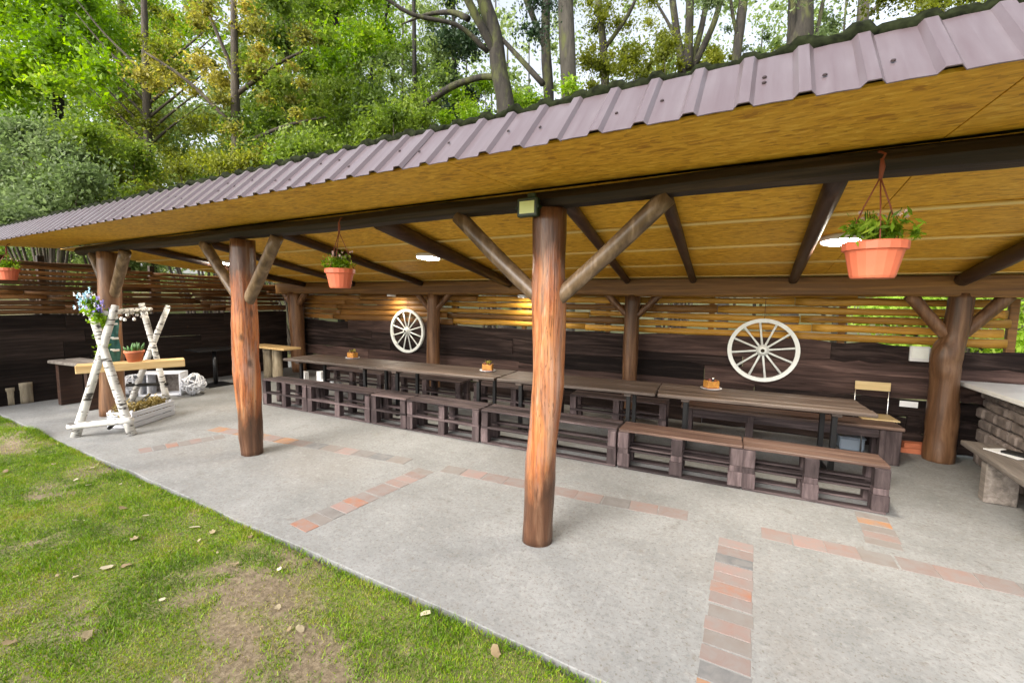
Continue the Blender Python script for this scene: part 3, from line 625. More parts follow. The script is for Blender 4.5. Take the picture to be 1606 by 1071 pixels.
# caddies
for i, ((px, py), lb) in enumerate((((553, 562), 'amber caddy on a pale tray on the farthest plank table'), ((765, 582), 'amber caddy with yellow-green sprig on a white tray below the far wheel'), ((1115, 610), 'amber caddy with dark jars on a white tray near the closer wagon wheel'))):
    p = G(px, py, .77); t = thing('table_caddy', lb, 'caddy', (p[0], p[1], .773), .3*i, 'caddies on the plank tables')
    MB().lathe([(0, 0), (.10, 0), (.125, .012), (.128, .016), (.10, .01), (0, .008)], (0, 0, 0), 24).build('tray', 'white', t, True)
    MB().box((0, 0, .0145), (.165, .125, .013), 0, .003).build('base', 'maroon', t)
    mb = MB(); mb.box((0, -.052, .06), (.15, .014, .08)).box((0, .052, .06), (.15, .014, .08)).box((-.07, 0, .065), (.014, .09, .09)).box((.07, 0, .065), (.014, .09, .09)); mb.build('box', 'amber', t)
    for k, (jx, jy, hh) in enumerate(((-.035, -.015, .12), (.03, .015, .135), (.0, .02, .11), (.04, -.02, .10))):
        j = MB().lathe([(0, .022), (.018, .022), (.019, hh*.7), (.011, hh*.8), (.011, hh)], (jx, jy, 0), 12).build('jar', 'dark_glass' if k % 2 else 'amber', t, True)
        MB().lathe([(.014, hh-.012), (.014, hh+.008), (0, hh+.01)], (jx, jy, 0), 12).build('lid', 'chrome' if k == 1 else 'maroon', j, True)
    if i < 2:
        P, tn = clump_points(90, [(-.01, 0, .13), (.03, .01, .14)], [.035, .03]); V, Fc, tn = leafcards(P, .02, tn); link('sprig', fastmesh('sprig', V, Fc, tn), 'leaf_ochre', t)

# ------------------------------------------------------------ wagon wheels
def wheel(loc, rad, label, rot):
    t = thing('wagon_wheel', label, 'wheel', loc, 0, 'white wagon wheels on the back wall')
    mb = MB(); n = 48; vs = []
    for i in range(n):
        a = 2*math.pi*i/n
        for r, y in ((rad, -.025), (rad, .025), (rad-.055, .025), (rad-.055, -.025)): vs.append((r*math.cos(a), y, r*math.sin(a)))
    mb.add(vs, [(i*4+j, ((i+1) % n)*4+j, ((i+1) % n)*4+(j+1) % 4, i*4+(j+1) % 4) for i in range(n) for j in range(4)]); mb.build('rim', 'white_paint', t)
    for k in range(12):
        a = 2*math.pi*k/12+rot; MB().tube([(math.cos(a)*.06, 0, math.sin(a)*.06), (math.cos(a)*rad*.5, 0, math.sin(a)*rad*.5), (math.cos(a)*(rad-.05), 0, math.sin(a)*(rad-.05))], [.016, .013, .017], 8).build('spoke', 'white_paint', t, True)
    hb = MB(); vs = []; prof = [(.026, -.075), (.05, -.075), (.06, -.05), (.075, -.03), (.085, 0), (.075, .03), (.05, .045)]
    vs = [(r*math.cos(2*math.pi*k/20), y, r*math.sin(2*math.pi*k/20)) for r, y in prof for k in range(20)]
    hb.add(vs, [(i*20+k, (i+1)*20+k, (i+1)*20+(k+1) % 20, i*20+(k+1) % 20) for i in range(len(prof)-1) for k in range(20)]); h = hb.build('hub', 'white_paint', t, True)
    MB().add([(.03*math.cos(2*math.pi*k/16), -.06, .03*math.sin(2*math.pi*k/16)) for k in range(16)], [tuple(range(16))]).build('hub_bore', 'dark_glass', h)
    MB().tube([(0, .02, rad-.01), (0, .03, rad+.28)], .004, 6).build('cord', 'cord', t)
wheel((.125, 7.235, 1.185), .455, 'white twelve-spoke wagon wheel hanging between two log posts, nearer the electric box', .13)
wheel((-6.62, 7.235, 1.16), .475, 'white wagon wheel hanging close beside a brown log post', .26)

# ------------------------------------------------------------ lamps
def disc_lamp(loc, tilt, label, r=.158, m='lamp_glow'):
    t = thing('ceiling_lamp', label, 'lamp', loc, 0, 'round lit ceiling lamps'); t.rotation_euler = (tilt, 0, 0)
    MB().lathe([(0, 0), (r*1.02, 0), (r*1.06, -.012), (r*1.06, -.048), (r*1.0, -.05), (r*.97, -.034)], (0, 0, 0), 28).build('base', 'white', t, True)
    MB().lathe([(r*.98, -.038), (r*.85, -.041), (r*.5, -.044), (0, -.045)], (0, 0, 0), 28).build('diffuser', m, t, True)
for (x, y), lb in (((-3.945, 4.745), 'round lit lamp on the ceiling between the two front log posts'), ((.64, 4.85), 'round lit ceiling lamp behind the near hanging pot'), ((-8.36, 4.46), 'round lit ceiling lamp beyond the orange log post')):
    disc_lamp((x, y, zc(y)-.002), -.103, lb)
for px, lb in ((820, 'small lit lamp under back beam beside the varnished middle post'), (614, 'small lit lamp under back beam above the far wheel')):
    p = AY(px, 461, 7.02); disc_lamp((p[0], 7.02, 1.958), 0, lb, .09, 'bulb_glow')
# floodlight
t = thing('floodlight', 'small dark green floodlight with pale glass atop the middle log post', 'floodlight', (-1.43, 2.80, 2.50))
MB().box((0, .0, .0), (.16, .05, .13), 0, .008).build('housing', 'flood_body', t)
MB().box((0, -.027, -.002), (.115, .008, .085), 0, .003).build('glass', 'flood_glass', t)
mb = MB(); mb.box((-.085, .02, .0), (.008, .09, .025)).box((.085, .02, .0), (.008, .09, .025)).box((0, .068, 0), (.178, .008, .025)); mb.build('bracket', 'flood_body', t)
MB().box((.03, -.005, .08), (.06, .03, .03), 0, .004).build('sensor', 'flood_body', t)

# ------------------------------------------------------------ hanging pots
def hanging_pot(loc, ztop, label, flowers, spread=.1):
    t = thing('hanging_pot', label, 'flower pot', loc, rng.random(), 'hanging terracotta flower pots'); h = .185; prof = [(0, 0), (.088, 0), (.094, .012), (.118, .125), (.122, .135), (.134, .138), (.136, .175), (.130, .18), (.122, .176), (.118, .15), (0, .15)]
    MB().lathe(prof, (0, 0, 0), 18).build('pot', 'terracotta', t, False)
    MB().lathe([(0, .158), (.119, .152)], (0, 0, 0), 16).build('soil', 'soil', t)
    zt = ztop-loc[2]; mb = MB(); kn = zt-.14
    for k in range(3):
        a = k*2.094+.4; mb.tube([(.13*math.cos(a), .13*math.sin(a), .165), (.06*math.cos(a), .06*math.sin(a), (.165+kn)/2+.03), (0, 0, kn)], .0035, 6)
    mb.tube([(0, 0, kn-.01), (.004, 0, kn+.05), (0, 0, zt-.05)], [.008, .012, .007], 8); mb.tube([(0, 0, zt-.06), (.012, 0, zt-.03), (0, .03, zt-.01), (0, .06, zt)], .006, 6); mb.build('hanger', 'red_cord', t, True)
    cs = [(rng.normal()*.06, rng.normal()*.06, .20+.06*rng.random()) for _ in range(16)]; P, tn = clump_points(560, cs, [.055]*16, 1.2, .1); P[:, :2] = np.clip(P[:, :2], -.15-spread*.2, .15+spread*.2)
    V, Fc, tn = leafcards(P, .015, tn, 3.2); link('plant', fastmesh('plant', V, Fc, tn), 'leaf_bright', t)['kind'] = 'stuff'
    mb = MB()
    for k in range(22):
        a = rng.random()*6.28; rr = .03+.09*rng.random(); mb.tube([(rr*.5*math.cos(a), rr*.5*math.sin(a), .17), (rr*math.cos(a), rr*math.sin(a), .27+.07*rng.random())], .002, 4)
    mb.build('stems', 'leaf_bright', t)['kind'] = 'stuff'
    mb = MB()
    for k in range(flowers):
        a = rng.random()*6.28; rr = .02+.11*rng.random(); c = (rr*math.cos(a), rr*math.sin(a), .28+.07*rng.random())
        for j in range(5):
            b = j*1.2566; mb.add([c, (c[0]+.009*math.cos(b-.5), c[1]+.003*math.sin(b), c[2]+.009*math.sin(b-.5)), (c[0]+.012*math.cos(b), c[1]-.003, c[2]+.012*math.sin(b)), (c[0]+.009*math.cos(b+.5), c[1]+.003, c[2]+.009*math.sin(b+.5))], [(0, 1, 2, 3)])
    mb.build('flowers', 'flower_pink', t)['kind'] = 'stuff'
hanging_pot((.505, 2.83, 1.985), 2.62, 'terracotta pot with wispy green plant and pale flowers hanging before the near ceiling lamp', 9)
hanging_pot((-3.41, 2.83, 1.945), 2.60, 'terracotta pot with pink flowers hanging from the beam between the two front log posts', 12)
p = AD(13, 430, 6.75); hanging_pot((p[0], p[1], p[2]-.09), 2.62, 'terracotta pot hanging under the eave before the slatted end wall', 4)

# ------------------------------------------------------------ birch frame and its decorations
t = thing('birch_frame', 'white birch log frame with crossed ends and a top bar', 'frame', (0, 0, 0))
Af, Bf = np.array([-7.70, 2.13, 0]), np.array([-7.19, 2.54, 0]); Cf, Df = np.array([-9.08, 3.74, 0]), np.array([-9.48, 3.37, 0])
def leg(p, q, r): MB().tube([p+np.array([0, 0, .0]), (p+q)/2+rng.normal(size=3)*.012, q], [r*1.1, r, r*.95], 12, .06, True, 5).build('leg', 'birch', t, True)
leg(Af, np.array([-7.27, 2.49, 1.72]), .045); leg(Bf, np.array([-7.52, 2.29, 1.85]), .048)
leg(Cf, np.array([-9.30, 3.54, 1.72]), .047); leg(Df, np.array([-9.0, 3.81, 1.68]), .045)
MB().tube([(-7.72, 2.08, .15), (-7.45, 2.31, .17), (-7.15, 2.54, .21)], [.043, .045, .04], 12, .06, True, 4).build('stretcher', 'birch', t, True)
MB().tube([(-9.50, 3.33, .3), (-9.05, 3.75, .3)], .03, 10, .06, True, 3).build('stretcher', 'bark_dark', t, True)
MB().tube([(-7.40, 2.38, .10), (-9.27, 3.56, .12)], .022, 10, .06, True, 3).build('stretcher', 'bark_dark', t, True)
MB().tube([(-7.32, 2.40, 1.62), (-8.3, 3.04, 1.63), (-9.28, 3.66, 1.62)], [.034, .036, .034], 12, .06, True, 4).build('top_bar', 'birch', t, True)
# string lights along the bar
t2 = thing('light_garland', 'string of small white bulbs wound along the birch top bar', 'garland', (0, 0, 0)); mb = MB()
gp = [(-7.4-1.8*s, 2.45+1.18*s+.05*math.sin(s*40), 1.60+.055*math.cos(s*40)-.02) for s in np.linspace(0, 1, 60)]; mb.tube(gp, .004, 5).build('wire', 'cord', t2)
for k in range(12):
    q = gp[4+k*4]; MB().lathe([(0, -.028), (.018, -.02), (.022, 0), (.012, .02), (0, .024)], (q[0], q[1]-.02, q[2]-.035), 10).build('bulb', 'flower_white', t2, True)
# flowers on the front tip
t3 = thing('flower_bunch', 'bunch of pale blue and violet flowers tied to the birch frame tip', 'flowers', (-7.45, 2.30, 1.70))
for nm, mm, c0, nn in (('blue_flowers', 'flower_blue', (-.05, -.03, .07), 46), ('violet_flowers', 'flower_violet', (.08, .05, 0), 36), ('white_flowers', 'flower_white', (-.03, -.02, .09), 22)):
    mb = MB()
    for k in range(nn):
        c = np.array(c0)+rng.normal(size=3)*np.array([.055, .05, .06])
        for j in range(5):
            b = j*1.2566+rng.random(); u = rng.normal(size=3)*.3; mb.add([c, c+np.array([.02*math.cos(b-.5), .01*u[0], .02*math.sin(b-.5)]), c+np.array([.028*math.cos(b), -.012, .028*math.sin(b)]), c+np.array([.02*math.cos(b+.5), .01*u[1], .02*math.sin(b+.5)])], [(0, 1, 2, 3)])
    mb.build(nm, mm, t3)['kind'] = 'stuff'
P, tn = clump_points(500, [(.06, .02, -.05), (.03, 0, .05), (.10, .05, -.15)], [.09, .08, .09]); V, Fc, tn = leafcards(P, .035, tn, 1.9); link('leaves', fastmesh('leaves', V, Fc, tn), 'leaf_bright', t3)
# cloth and greenery on post
t4 = thing('cloth_garland', 'dark teal cloth strip with white bows and green leaves hanging on the shaded log post', 'garland', (-8.535, 2.83, 0), R(72)); mb = MB(); vs = []
for i in range(15):
    z = 1.56-i*.052
    for j in range(7):
        s = (j-3)/3.0; vs.append((.02+.085*s+.01*math.sin(i*.8+j), .02-.03*math.cos(s*1.5)+.014*math.sin(j*2.2+i*.4), z+.006*math.sin(j)))
for v in list(vs): vs.append((v[0]+.003, v[1]+.006, v[2]))
q = 105; Fq = [(i*7+j, i*7+j+1, (i+1)*7+j+1, (i+1)*7+j) for i in range(14) for j in range(6)]; mb.add(vs, Fq+[tuple(k+q for k in f[::-1]) for f in Fq]).build('cloth', 'teal_cloth', t4, True)
for z in (1.2, 1.02, 1.42):
    mb = MB().box((.06, -.035, z), (.08, .02, .03), .3, .006).box((.02, -.035, z+.012), (.05, .02, .025), -.5, .006); mb.build('bow', 'flower_white', t4)
P, tn = clump_points(700, [(-.09, -.03, 1.1), (-.10, -.03, 1.25), (-.07, -.03, 1.4), (-.10, -.02, .98), (-.05, -.03, 1.5)], [.075]*5); V, Fc, tn = leafcards(P, .032, tn, 1.8); link('leaves', fastmesh('leaves', V, Fc, tn), 'leaf_bright', t4)
# plank shelf on the post
pl = thing('plank_shelf', 'pale thick plank shelf fixed across the shaded log post inside the birch frame', 'shelf', (-8.33, 3.02, .80), math.atan2(1.14, .42)-math.pi/2)
bx('plank', (.28, 1.26, .115), 'pale_plank', pl, (0, 0, -.015), 0, .006)
bx('support', (.14, .05, .06), 'pale_plank', pl, (-.09, -.28, -.103), 0, .004)
def pot_plant(loc, label):
    t = thing('potted_plant', label, 'pot plant', loc, 0)
    MB().lathe([(0, 0), (.085, 0), (.115, .13), (.125, .135), (.128, .17), (.118, .172), (.112, .14), (0, .14)], (0, 0, 0), 20).build('pot', 'clay', t, True)
    for k in range(11):
        a = k*.571; L = .10+.06*rng.random(); r0 = .02+.05*(k % 3)/2; mb = MB(); mb.tube([(r0*math.cos(a), r0*math.sin(a), .135), (r0*1.5*math.cos(a), r0*1.5*math.sin(a), .135+L*.6), (r0*1.8*math.cos(a), r0*1.8*math.sin(a), .135+L)], [.02, .018, .004], 7); me = mb.mesh('leaf', True)
        link('leaf', me, 'succulent' if 'succulent' in M else 'leaf_green', t)
M['succulent'] = plain('succulent', (.07, .17, .045), .5, 0, 12, .4)
pot_plant((-8.30, 3.03, .844), 'clay pot with a green succulent standing on the pale plank shelf')
# crate with dry moss
ct = thing('flower_crate', 'grey white slatted crate filled with dry golden moss on the concrete', 'crate', (-7.85, 2.92, .001), math.atan2(.80, -.45)-.0)
cl, cw2, ch = .78, .34, .24
for sgn in (-1, 1):
    for k in range(3): bx('slat', (cl, .014, .065), 'whitewash', ct, (0, sgn*cw2/2, .04+k*.078), 0, .003)
    for k in range(3): bx('end_slat', (.014, cw2-.02, .065), 'whitewash', ct, (sgn*(cl/2-.008), 0, .04+k*.078), 0, .003)
for sx_ in (-1, 1):
    for sy_ in (-1, 1): bx('corner_post', (.03, .03, ch+.01), 'whitewash', ct, (sx_*(cl/2-.032), sy_*(cw2/2-.024), (ch+.01)/2), 0, .003)
bx('bottom', (cl-.06, cw2-.04, .012), 'whitewash', ct, (0, 0, .02), 0, .002)
P, tn = clump_points(3500, [(x, rng.normal()*.03, .19+.05*rng.random()) for x in np.linspace(-.27, .27, 9)], [.13]*9, .75, 0.0); P[:, 1] = np.clip(P[:, 1], -.15, .15); P[:, 2] = np.clip(P[:, 2], .06, .4); V, Fc, tn = leafcards(P, .022, tn, 2.6); link('dry_moss', fastmesh('dry_moss', V, Fc, tn), 'hay', ct)['kind'] = 'stuff'
# white open crate, balls
wc = thing('white_crate', 'open whitewashed wooden box standing on its side behind the birch legs', 'crate', (-9.68, 3.95, .001), math.atan2(.41, .45))
for sgn in (-1, 1): bx('side_board', (.03, .3, .40), 'whitewash', wc, (sgn*.33, 0, .20), 0, .004)
bx('top_board', (.69, .3, .03), 'whitewash', wc, (0, 0, .417), 0, .004); bx('bottom_board', (.625, .3, .03), 'whitewash', wc, (0, 0, .016), 0, .004); bx('divider', (.03, .26, .37), 'whitewash', wc, (-.2, 0, .216), 0, .004); bx('back_board', (.625, .012, .36), 'grey_plank', wc, (0, .155, .215), 0, .002)
def twig_ball(loc, r, label):
    t = thing('woven_ball', label, 'ball', loc, 0)
    for k in range(16):
        n = rng.normal(size=3); n /= np.linalg.norm(n); a_ = np.cross(n, [0, 0, 1.]); a_ /= np.linalg.norm(a_)+1e-6; b_ = np.cross(n, a_); mb = MB()
        mb.tube([(a_*math.cos(s)+b_*math.sin(s))*r*(.93+.06*math.sin(s*5+k))+np.array([0, 0, r]) for s in np.linspace(0, 6.28, 30)], .013, 5, 0, False); mb.build('strand', 'whitewash', t, True)
twig_ball((-9.18, 4.22, .012), .2, 'white woven twig ball on the floor beside the whitewashed box'); twig_ball((-10.05, 3.62, .012), .19, 'white woven twig ball on the floor behind the birch legs')
# stumps by end wall
for px, py, h, lb in ((12, 633, .30, 'short brown cut log standing by the end wall'), (37, 630, .36, 'taller pale cut log standing by the end wall')):
    p = G(px, py); MB().tube([(0, 0, 0), (0, 0, h*.5), (.01, 0, h)], [.12, .118, .116], 14, .02, True, 3).build('cut_log', 'log_stump', None, True, (p[0]+.1, p[1], .002)); tag(bpy.context.scene.objects[-1] if False else col.objects[-1], lb, 'log')
# weathered side table by the end wall
t = thing('side_table', 'small weathered grey plank table by the dark end wall', 'table', (-9.75, 2.85, .001), .12)
bx('top', (1.1, .2, .05), 'grey_plank', t, (0, -.11, .735), 0, .006); bx('top', (1.08, .2, .05), 'grey_plank', t, (0, .11, .733), 0, .006)
for x in (-.42, .42): bx('leg', (.09, .3, .708), 'rafter', t, (x, 0, .354), 0, .005)
# black pedestal table
t = thing('pedestal_table', 'black metal pedestal table by the dark end wall', 'table', (-9.86, 4.95, .001), 0)
bx('top', (.6, .9, .025), 'black_metal', t, (-.15, .1, .74), 0, .004); MB().tube([(0, 0, .02), (0, 0, .728)], .04, 12).build('column', 'black_metal', t, True); bx('base', (.5, .5, .022), 'black_metal', t, (0, 0, .011), 0, .004)
# log legged side table
t = thing('log_table', 'pale plank table on two log legs in the far corner', 'table', (-9.48, 6.0, .001), 0)
bx('top', (1.36, .42, .045), 'pale_plank', t, (0, 0, .735), 0, .005)
for x in (-.22, .12): MB().tube([(x, 0, 0), (x+.01, 0, .35), (x, 0, .712)], [.105, .10, .103], 14, .025, True, 3).build('leg', 'log_stump', t, True)
# white boxes behind far table
for x, y, d, lb in ((-8.35, 5.95, (.13, .12, .27), 'narrow white box on the floor beyond the far table'), (-7.95, 6.05, (.14, .12, .30), 'white canister standing beside a low carton beyond the far table'), (-7.62, 6.02, (.42, .25, .16), 'low pale carton on the floor beyond the far table')):
    o = MB().box((0, 0, d[2]/2), d, .1, .008); b_ = o.box((0, 0, d[2]+.006), (d[0]*.96, d[1]*.96, .012), .1, .003).build('storage_box', 'white', None, False, (x, y, .001)); tag(b_, lb, 'box')

# ------------------------------------------------------------ right hand corner
t = thing('chair', 'light plywood chair with thin metal frame behind the table end', 'chair', (1.40, 6.98, .001), .1)
bx('backrest', (.37, .014, .11), 'ply', t, (0, .17, .81), 0, .004); bx('seat', (.38, .36, .016), 'ply', t, (0, -.02, .45), 0, .005)
for s in (-1, 1):
    MB().tube([(s*.175, .19, 0), (s*.175, .17, .44), (s*.175, .185, .86)], .009, 8).build('back_leg', 'chrome', t, True); MB().tube([(s*.17, -.18, 0), (s*.17, -.16, .44)], .009, 8).build('front_leg', 'chrome', t, True)
bx('rail', (.34, .012, .02), 'chrome', t, (0, .17, .43), 0, .003)
p = G(1358, 692); t = thing('grey_tub', 'small blue grey plastic tub under the plank bench end', 'tub', (1.17, 6.95, .001), .05)
bx('body', (.26, .2, .16), 'grey_plastic', t, (0, 0, .08), 0, .015); bx('rim', (.28, .22, .02), 'grey_plastic', t, (0, 0, .168), 0, .006)
t = thing('electric_box', 'white electric box mounted on the dark wall beside the right log post', 'electric box', (1.83, 7.225, 1.25)); MB().box((0, .02, 0), (.19, .05, .19), 0, .008).build('body', 'white', t); MB().box((0, -.012, .01), (.16, .014, .13), 0, .004).build('cover', 'white_paint', t)
t = thing('paper_notice', 'small white notice on the dark boards low beside the right log post', 'notice', (1.78, 7.262, .60)); MB().box((0, 0, 0), (.18, .004, .075), 0, .001).build('sheet', 'white', t)
t = thing('brick_pair', 'orange bricks lying on the floor at the wall foot', 'brick', (1.83, 7.18, .001), .1); bx('brick_piece', (.25, .12, .065), 'clay', t, (0, 0, .033), 0, .006); bx('brick_piece', (.25, .12, .065), 'clay', t, (.02, .0, .1), .1, .006)
# stone counter
ctr = thing('stone_counter', 'rough stone counter with pale sloping worktop in the right corner', 'counter', (2.62, 6.1, .001), 0)
bx('core', (.50, 2.1, .86), 'mortar', ctr, (.06, -.02, .43), 0, .01)
tm = MB().box((0, 0, 0), (.72, 2.3, .05), 0, .008).build('worktop', 'countertop', ctr); tm.location = (.0, .0, .93); tm.rotation_euler = (0, 0, R(4))
def stones(x, y0, y1, z0, z1, face):
    z = z0
    while z < z1-.05:
        h = .10+.06*rng.random(); y = y0+rng.random()*.05
        while y < y1-.05:
            L = .14+.16*rng.random(); L = min(L, y1-y); hh = min(h, z1-z)
            if face == 'x': bx('stone', (.09, round(L-.014, 2), round(hh-.012, 2)), 'stone', ctr, (x+rng.normal()*.012, y+L/2, z+hh/2), rng.normal()*.03, .02)
            else: bx('stone', (round(L-.014, 2), .09, round(hh-.012, 2)), 'stone', ctr, (y+L/2, x+rng.normal()*.012, z+hh/2), rng.normal()*.03, .02)
            y += L
        z += h
stones(-.20, -1.08, 1.03, .0, .86, 'x'); stones(-1.09, -.2, .3, .0, .86, 'y')
t = thing('corner_bench', 'weathered plank bench on a block leg before the stone counter', 'bench', (2.08, 5.62, .001), 0)
bx('seat', (.17, 1.5, .05), 'grey_plank', t, (-.03, -.15, .43), 0, .006); bx('seat', (.12, 1.46, .05), 'grey_plank', t, (.125, -.15, .428), 0, .006)
bx('leg', (.23, .12, .403), 'grey_plank', t, (.03, .12, .202), 0, .008); bx('leg', (.23, .12, .403), 'log_stump', t, (.03, -.75, .202), 0, .008)
t = thing('folded_papers', 'white and dark papers lying on the weathered corner bench', 'papers', (2.20, 5.85, .456), .5); bx('sheet', (.2, .3, .006), 'white', t, (0, 0, .004), 0, .001); bx('sheet', (.12, .2, .02), 'black_metal', t, (.02, -.05, .018), .3, .003)

# ------------------------------------------------------------ trees
def trunk_tree(name, label, m, stems, depth, crown=None, group='trees behind the shelter', leafm='leaf_green', size=.11):
    """stems: list of (pixel polyline from low to high, pixel widths); the first one reaches down to the ground"""
    base = AD(*stems[0][0][0], depth); gz = float(hground(base[0], base[1]))
    t = thing(name, label, 'tree', (base[0], base[1], gz), 0, group); org = np.array([base[0], base[1], gz]); mb = MB()
    for i, (pp, ww) in enumerate(stems):
        P = [AD(x, y, depth)+fwd*(0 if i == 0 else .25*k*((-1)**i)) for k, (x, y) in enumerate(pp)]; rr = [wv*depth/FPX/2 for wv in ww]
        if i == 0: P = [np.array([base[0]+.05, base[1], gz-.1]), (np.array([base[0]+.02, base[1], gz])+base)/2]+P; rr = [rr[0]*1.3, rr[0]*1.08]+rr
        mb.tube([q-org for q in P], rr, 9, .05, True, 4)
    mb.build('trunk', m, t, True)
    if crown:
        n, cs, rs = crown; C = [AD(x, y, depth+dd)-org for x, y, dd in cs]; P, tn = clump_points(n, C, rs, .7, .15); V, Fc, tn = leafcards(P, size*.74, tn); link('crown', fastmesh('crown', V, Fc, tn), leafm, t)
    return t
def cl(x0, x1, y0, y1, n, r0, r1, dd=2.0):
    return [(rng.uniform(x0, x1), rng.uniform(y0, y1), rng.normal()*dd) for _ in range(n)], [rng.uniform(r0, r1) for _ in range(n)]
def crown_of(n, *boxes):
    cs, rs = [], []
    for b in boxes:
        c, r = cl(*b); cs += c; rs += r
    return n, cs, rs
trunk_tree('forked_tree', 'dark leaning forked tree with a long low mossy limb behind the roof', 'bark', [([(797, 175), (782, 110), (777, 55), (760, 5), (735, -70), (700, -160)], [29, 25, 24, 21, 17, 10]), ([(778, 85), (752, 45), (728, 5), (705, -60)], [16, 13, 12, 7]),
    ([(780, 122), (755, 112), (705, 119), (645, 152), (600, 178), (570, 185)], [10, 9, 11, 10, 7, 3]), ([(765, 82), (722, 47), (650, 45), (605, 20), (560, 14), (500, 20)], [8, 7, 6, 5, 4, 2]), ([(735, 30), (710, 9), (665, 2), (620, 10)], [10, 8, 6, 2]), ([(786, 60), (810, 95), (850, 148)], [6, 8, 9])], 13.0,
    crown_of(5760, (690, 800, -160, 20, 16, .4, .8), (560, 720, 60, 170, 8, .25, .5)), leafm='leaf_green', size=.08)
trunk_tree('slim_forked_tree', 'slim mossy forked tree beside the thick straight grey trunk', 'bark', [([(862, 160), (857, 95), (855, 40), (858, -40), (860, -120)], [17, 16, 13, 12, 8]), ([(856, 80), (838, 42), (815, -5), (790, -60)], [10, 9, 8, 5])], 15.0, crown_of(2880, (790, 900, -80, 60, 10, .4, .8)), leafm='needle', size=.08)
trunk_tree('straight_tree', 'thick straight grey trunk standing behind the roof, rising out of sight', 'bark_grey', [([(893, 155), (890, 80), (887, 0), (884, -120), (880, -250)], [26, 25, 24, 21, 12])], 14.0, crown_of(5600, (820, 960, -200, -60, 10, .5, .9)), size=.1)
trunk_tree('mossy_tree', 'thin mossy tree with olive leaves right of the thick grey trunk', 'bark', [([(950, 145), (946, 70), (938, 0), (930, -100)], [13, 12, 11, 7]), ([(946, 80), (985, 30), (1005, -20)], [7, 6, 3])], 18.0, crown_of(10400, (920, 1060, -30, 130, 26, .35, .75)), leafm='leaf_olive', size=.095)
trunk_tree('many_stemmed_tree', 'clump tree of five thin stems fanning up behind the roof', 'bark', [([(1072, 115), (1062, 55), (1053, -10), (1045, -110)], [13, 11, 10, 6]), ([(1078, 110), (1077, 50), (1075, -10), (1070, -110)], [15, 13, 12, 7]), ([(1082, 108), (1103, 45), (1116, -10), (1130, -90)], [10, 9, 8, 5]), ([(1088, 105), (1116, 45), (1128, -10), (1145, -90)], [10, 9, 8, 5]), ([(1075, 100), (1058, 40), (1030, -20)], [6, 5, 3])], 18.0, crown_of(8000, (1000, 1140, -140, 10, 14, .4, .8), (1020, 1120, 60, 120, 5, .3, .5)), leafm='leaf_olive')
trunk_tree('mossy_tree', 'mossy trunk with one side limb between the clump tree and the stout trunk', 'bark', [([(1154, 100), (1160, 45), (1167, -10), (1175, -110)], [14, 15, 13, 8]), ([(1157, 60), (1143, 30), (1132, -20)], [6, 5, 3])], 16.0, crown_of(7200, (1100, 1240, -100, 5, 12, .35, .7), (1130, 1220, 40, 100, 6, .25, .45)), leafm='leaf_grey', size=.09)
trunk_tree('stout_tree', 'stout mossy trunk with two thin side stems, thickest behind the roof', 'bark', [([(1254, 85), (1256, 20), (1257, -60), (1260, -180)], [37, 36, 33, 22]), ([(1244, 70), (1236, 35), (1226, -10), (1210, -80)], [9, 8, 7, 4]), ([(1282, 70), (1290, 45), (1308, -10), (1330, -80)], [6, 6, 6, 3])], 13.0, crown_of(8800, (1180, 1380, -150, -10, 16, .35, .7), (1190, 1330, 30, 80, 7, .2, .4)), leafm='leaf_grey', size=.08)
trunk_tree('slim_tree', 'slim dark tree with one forking branch near the roof end', 'bark_grey', [([(1351, 65), (1354, 20), (1358, -40), (1362, -150)], [17, 16, 14, 9]), ([(1358, 28), (1380, 5), (1410, -40)], [5, 5, 3])], 15.0, crown_of(12800, (1380, 1600, -120, 35, 22, .4, .8)), leafm='leaf_olive', size=.1)
trunk_tree('pole_tree', 'very straight thin black conifer pole behind the mossy limb', 'bark_dark', [([(650, 200), (650, 100), (649, 0), (648, -150)], [7, 6.5, 6, 4])], 16.0, crown_of(4000, (625, 680, -160, -30, 10, .4, .7)), leafm='needle', size=.1)
trunk_tree('spruce_tree', 'dark green drooping spruce between the pole trunk and the forked tree', 'bark_dark', [([(712, 175), (712, 80), (711, 0), (710, -150)], [8, 7, 6, 3])], 19.0, crown_of(14400, (690, 740, 60, 200, 16, .5, .9), (695, 730, -120, 60, 12, .35, .7)), leafm='needle', size=.13)
trunk_tree('dark_tree', 'dark thin trunk rising among bright green leaves', 'bark_dark', [([(527, 205), (526, 100), (527, 0), (528, -120)], [9, 9, 8, 6]), ([(530, 200), (500, 165), (455, 160)], [5, 5, 2])], 17.0, crown_of(24000, (500, 640, -60, 200, 30, .6, 1.1)), leafm='leaf_bright', size=.12)
trunk_tree('thin_tree', 'thin crooked tree with forked twigs among pale leaves left of the pole trunk', 'bark_dark', [([(588, 180), (580, 110), (595, 60), (610, 10), (620, -60)], [5, 5, 4, 4, 3]), ([(560, 110), (580, 80), (592, 55)], [3, 4, 3])], 18.0, crown_of(14400, (560, 700, 20, 180, 22, .5, .9)), leafm='leaf_far', size=.12)
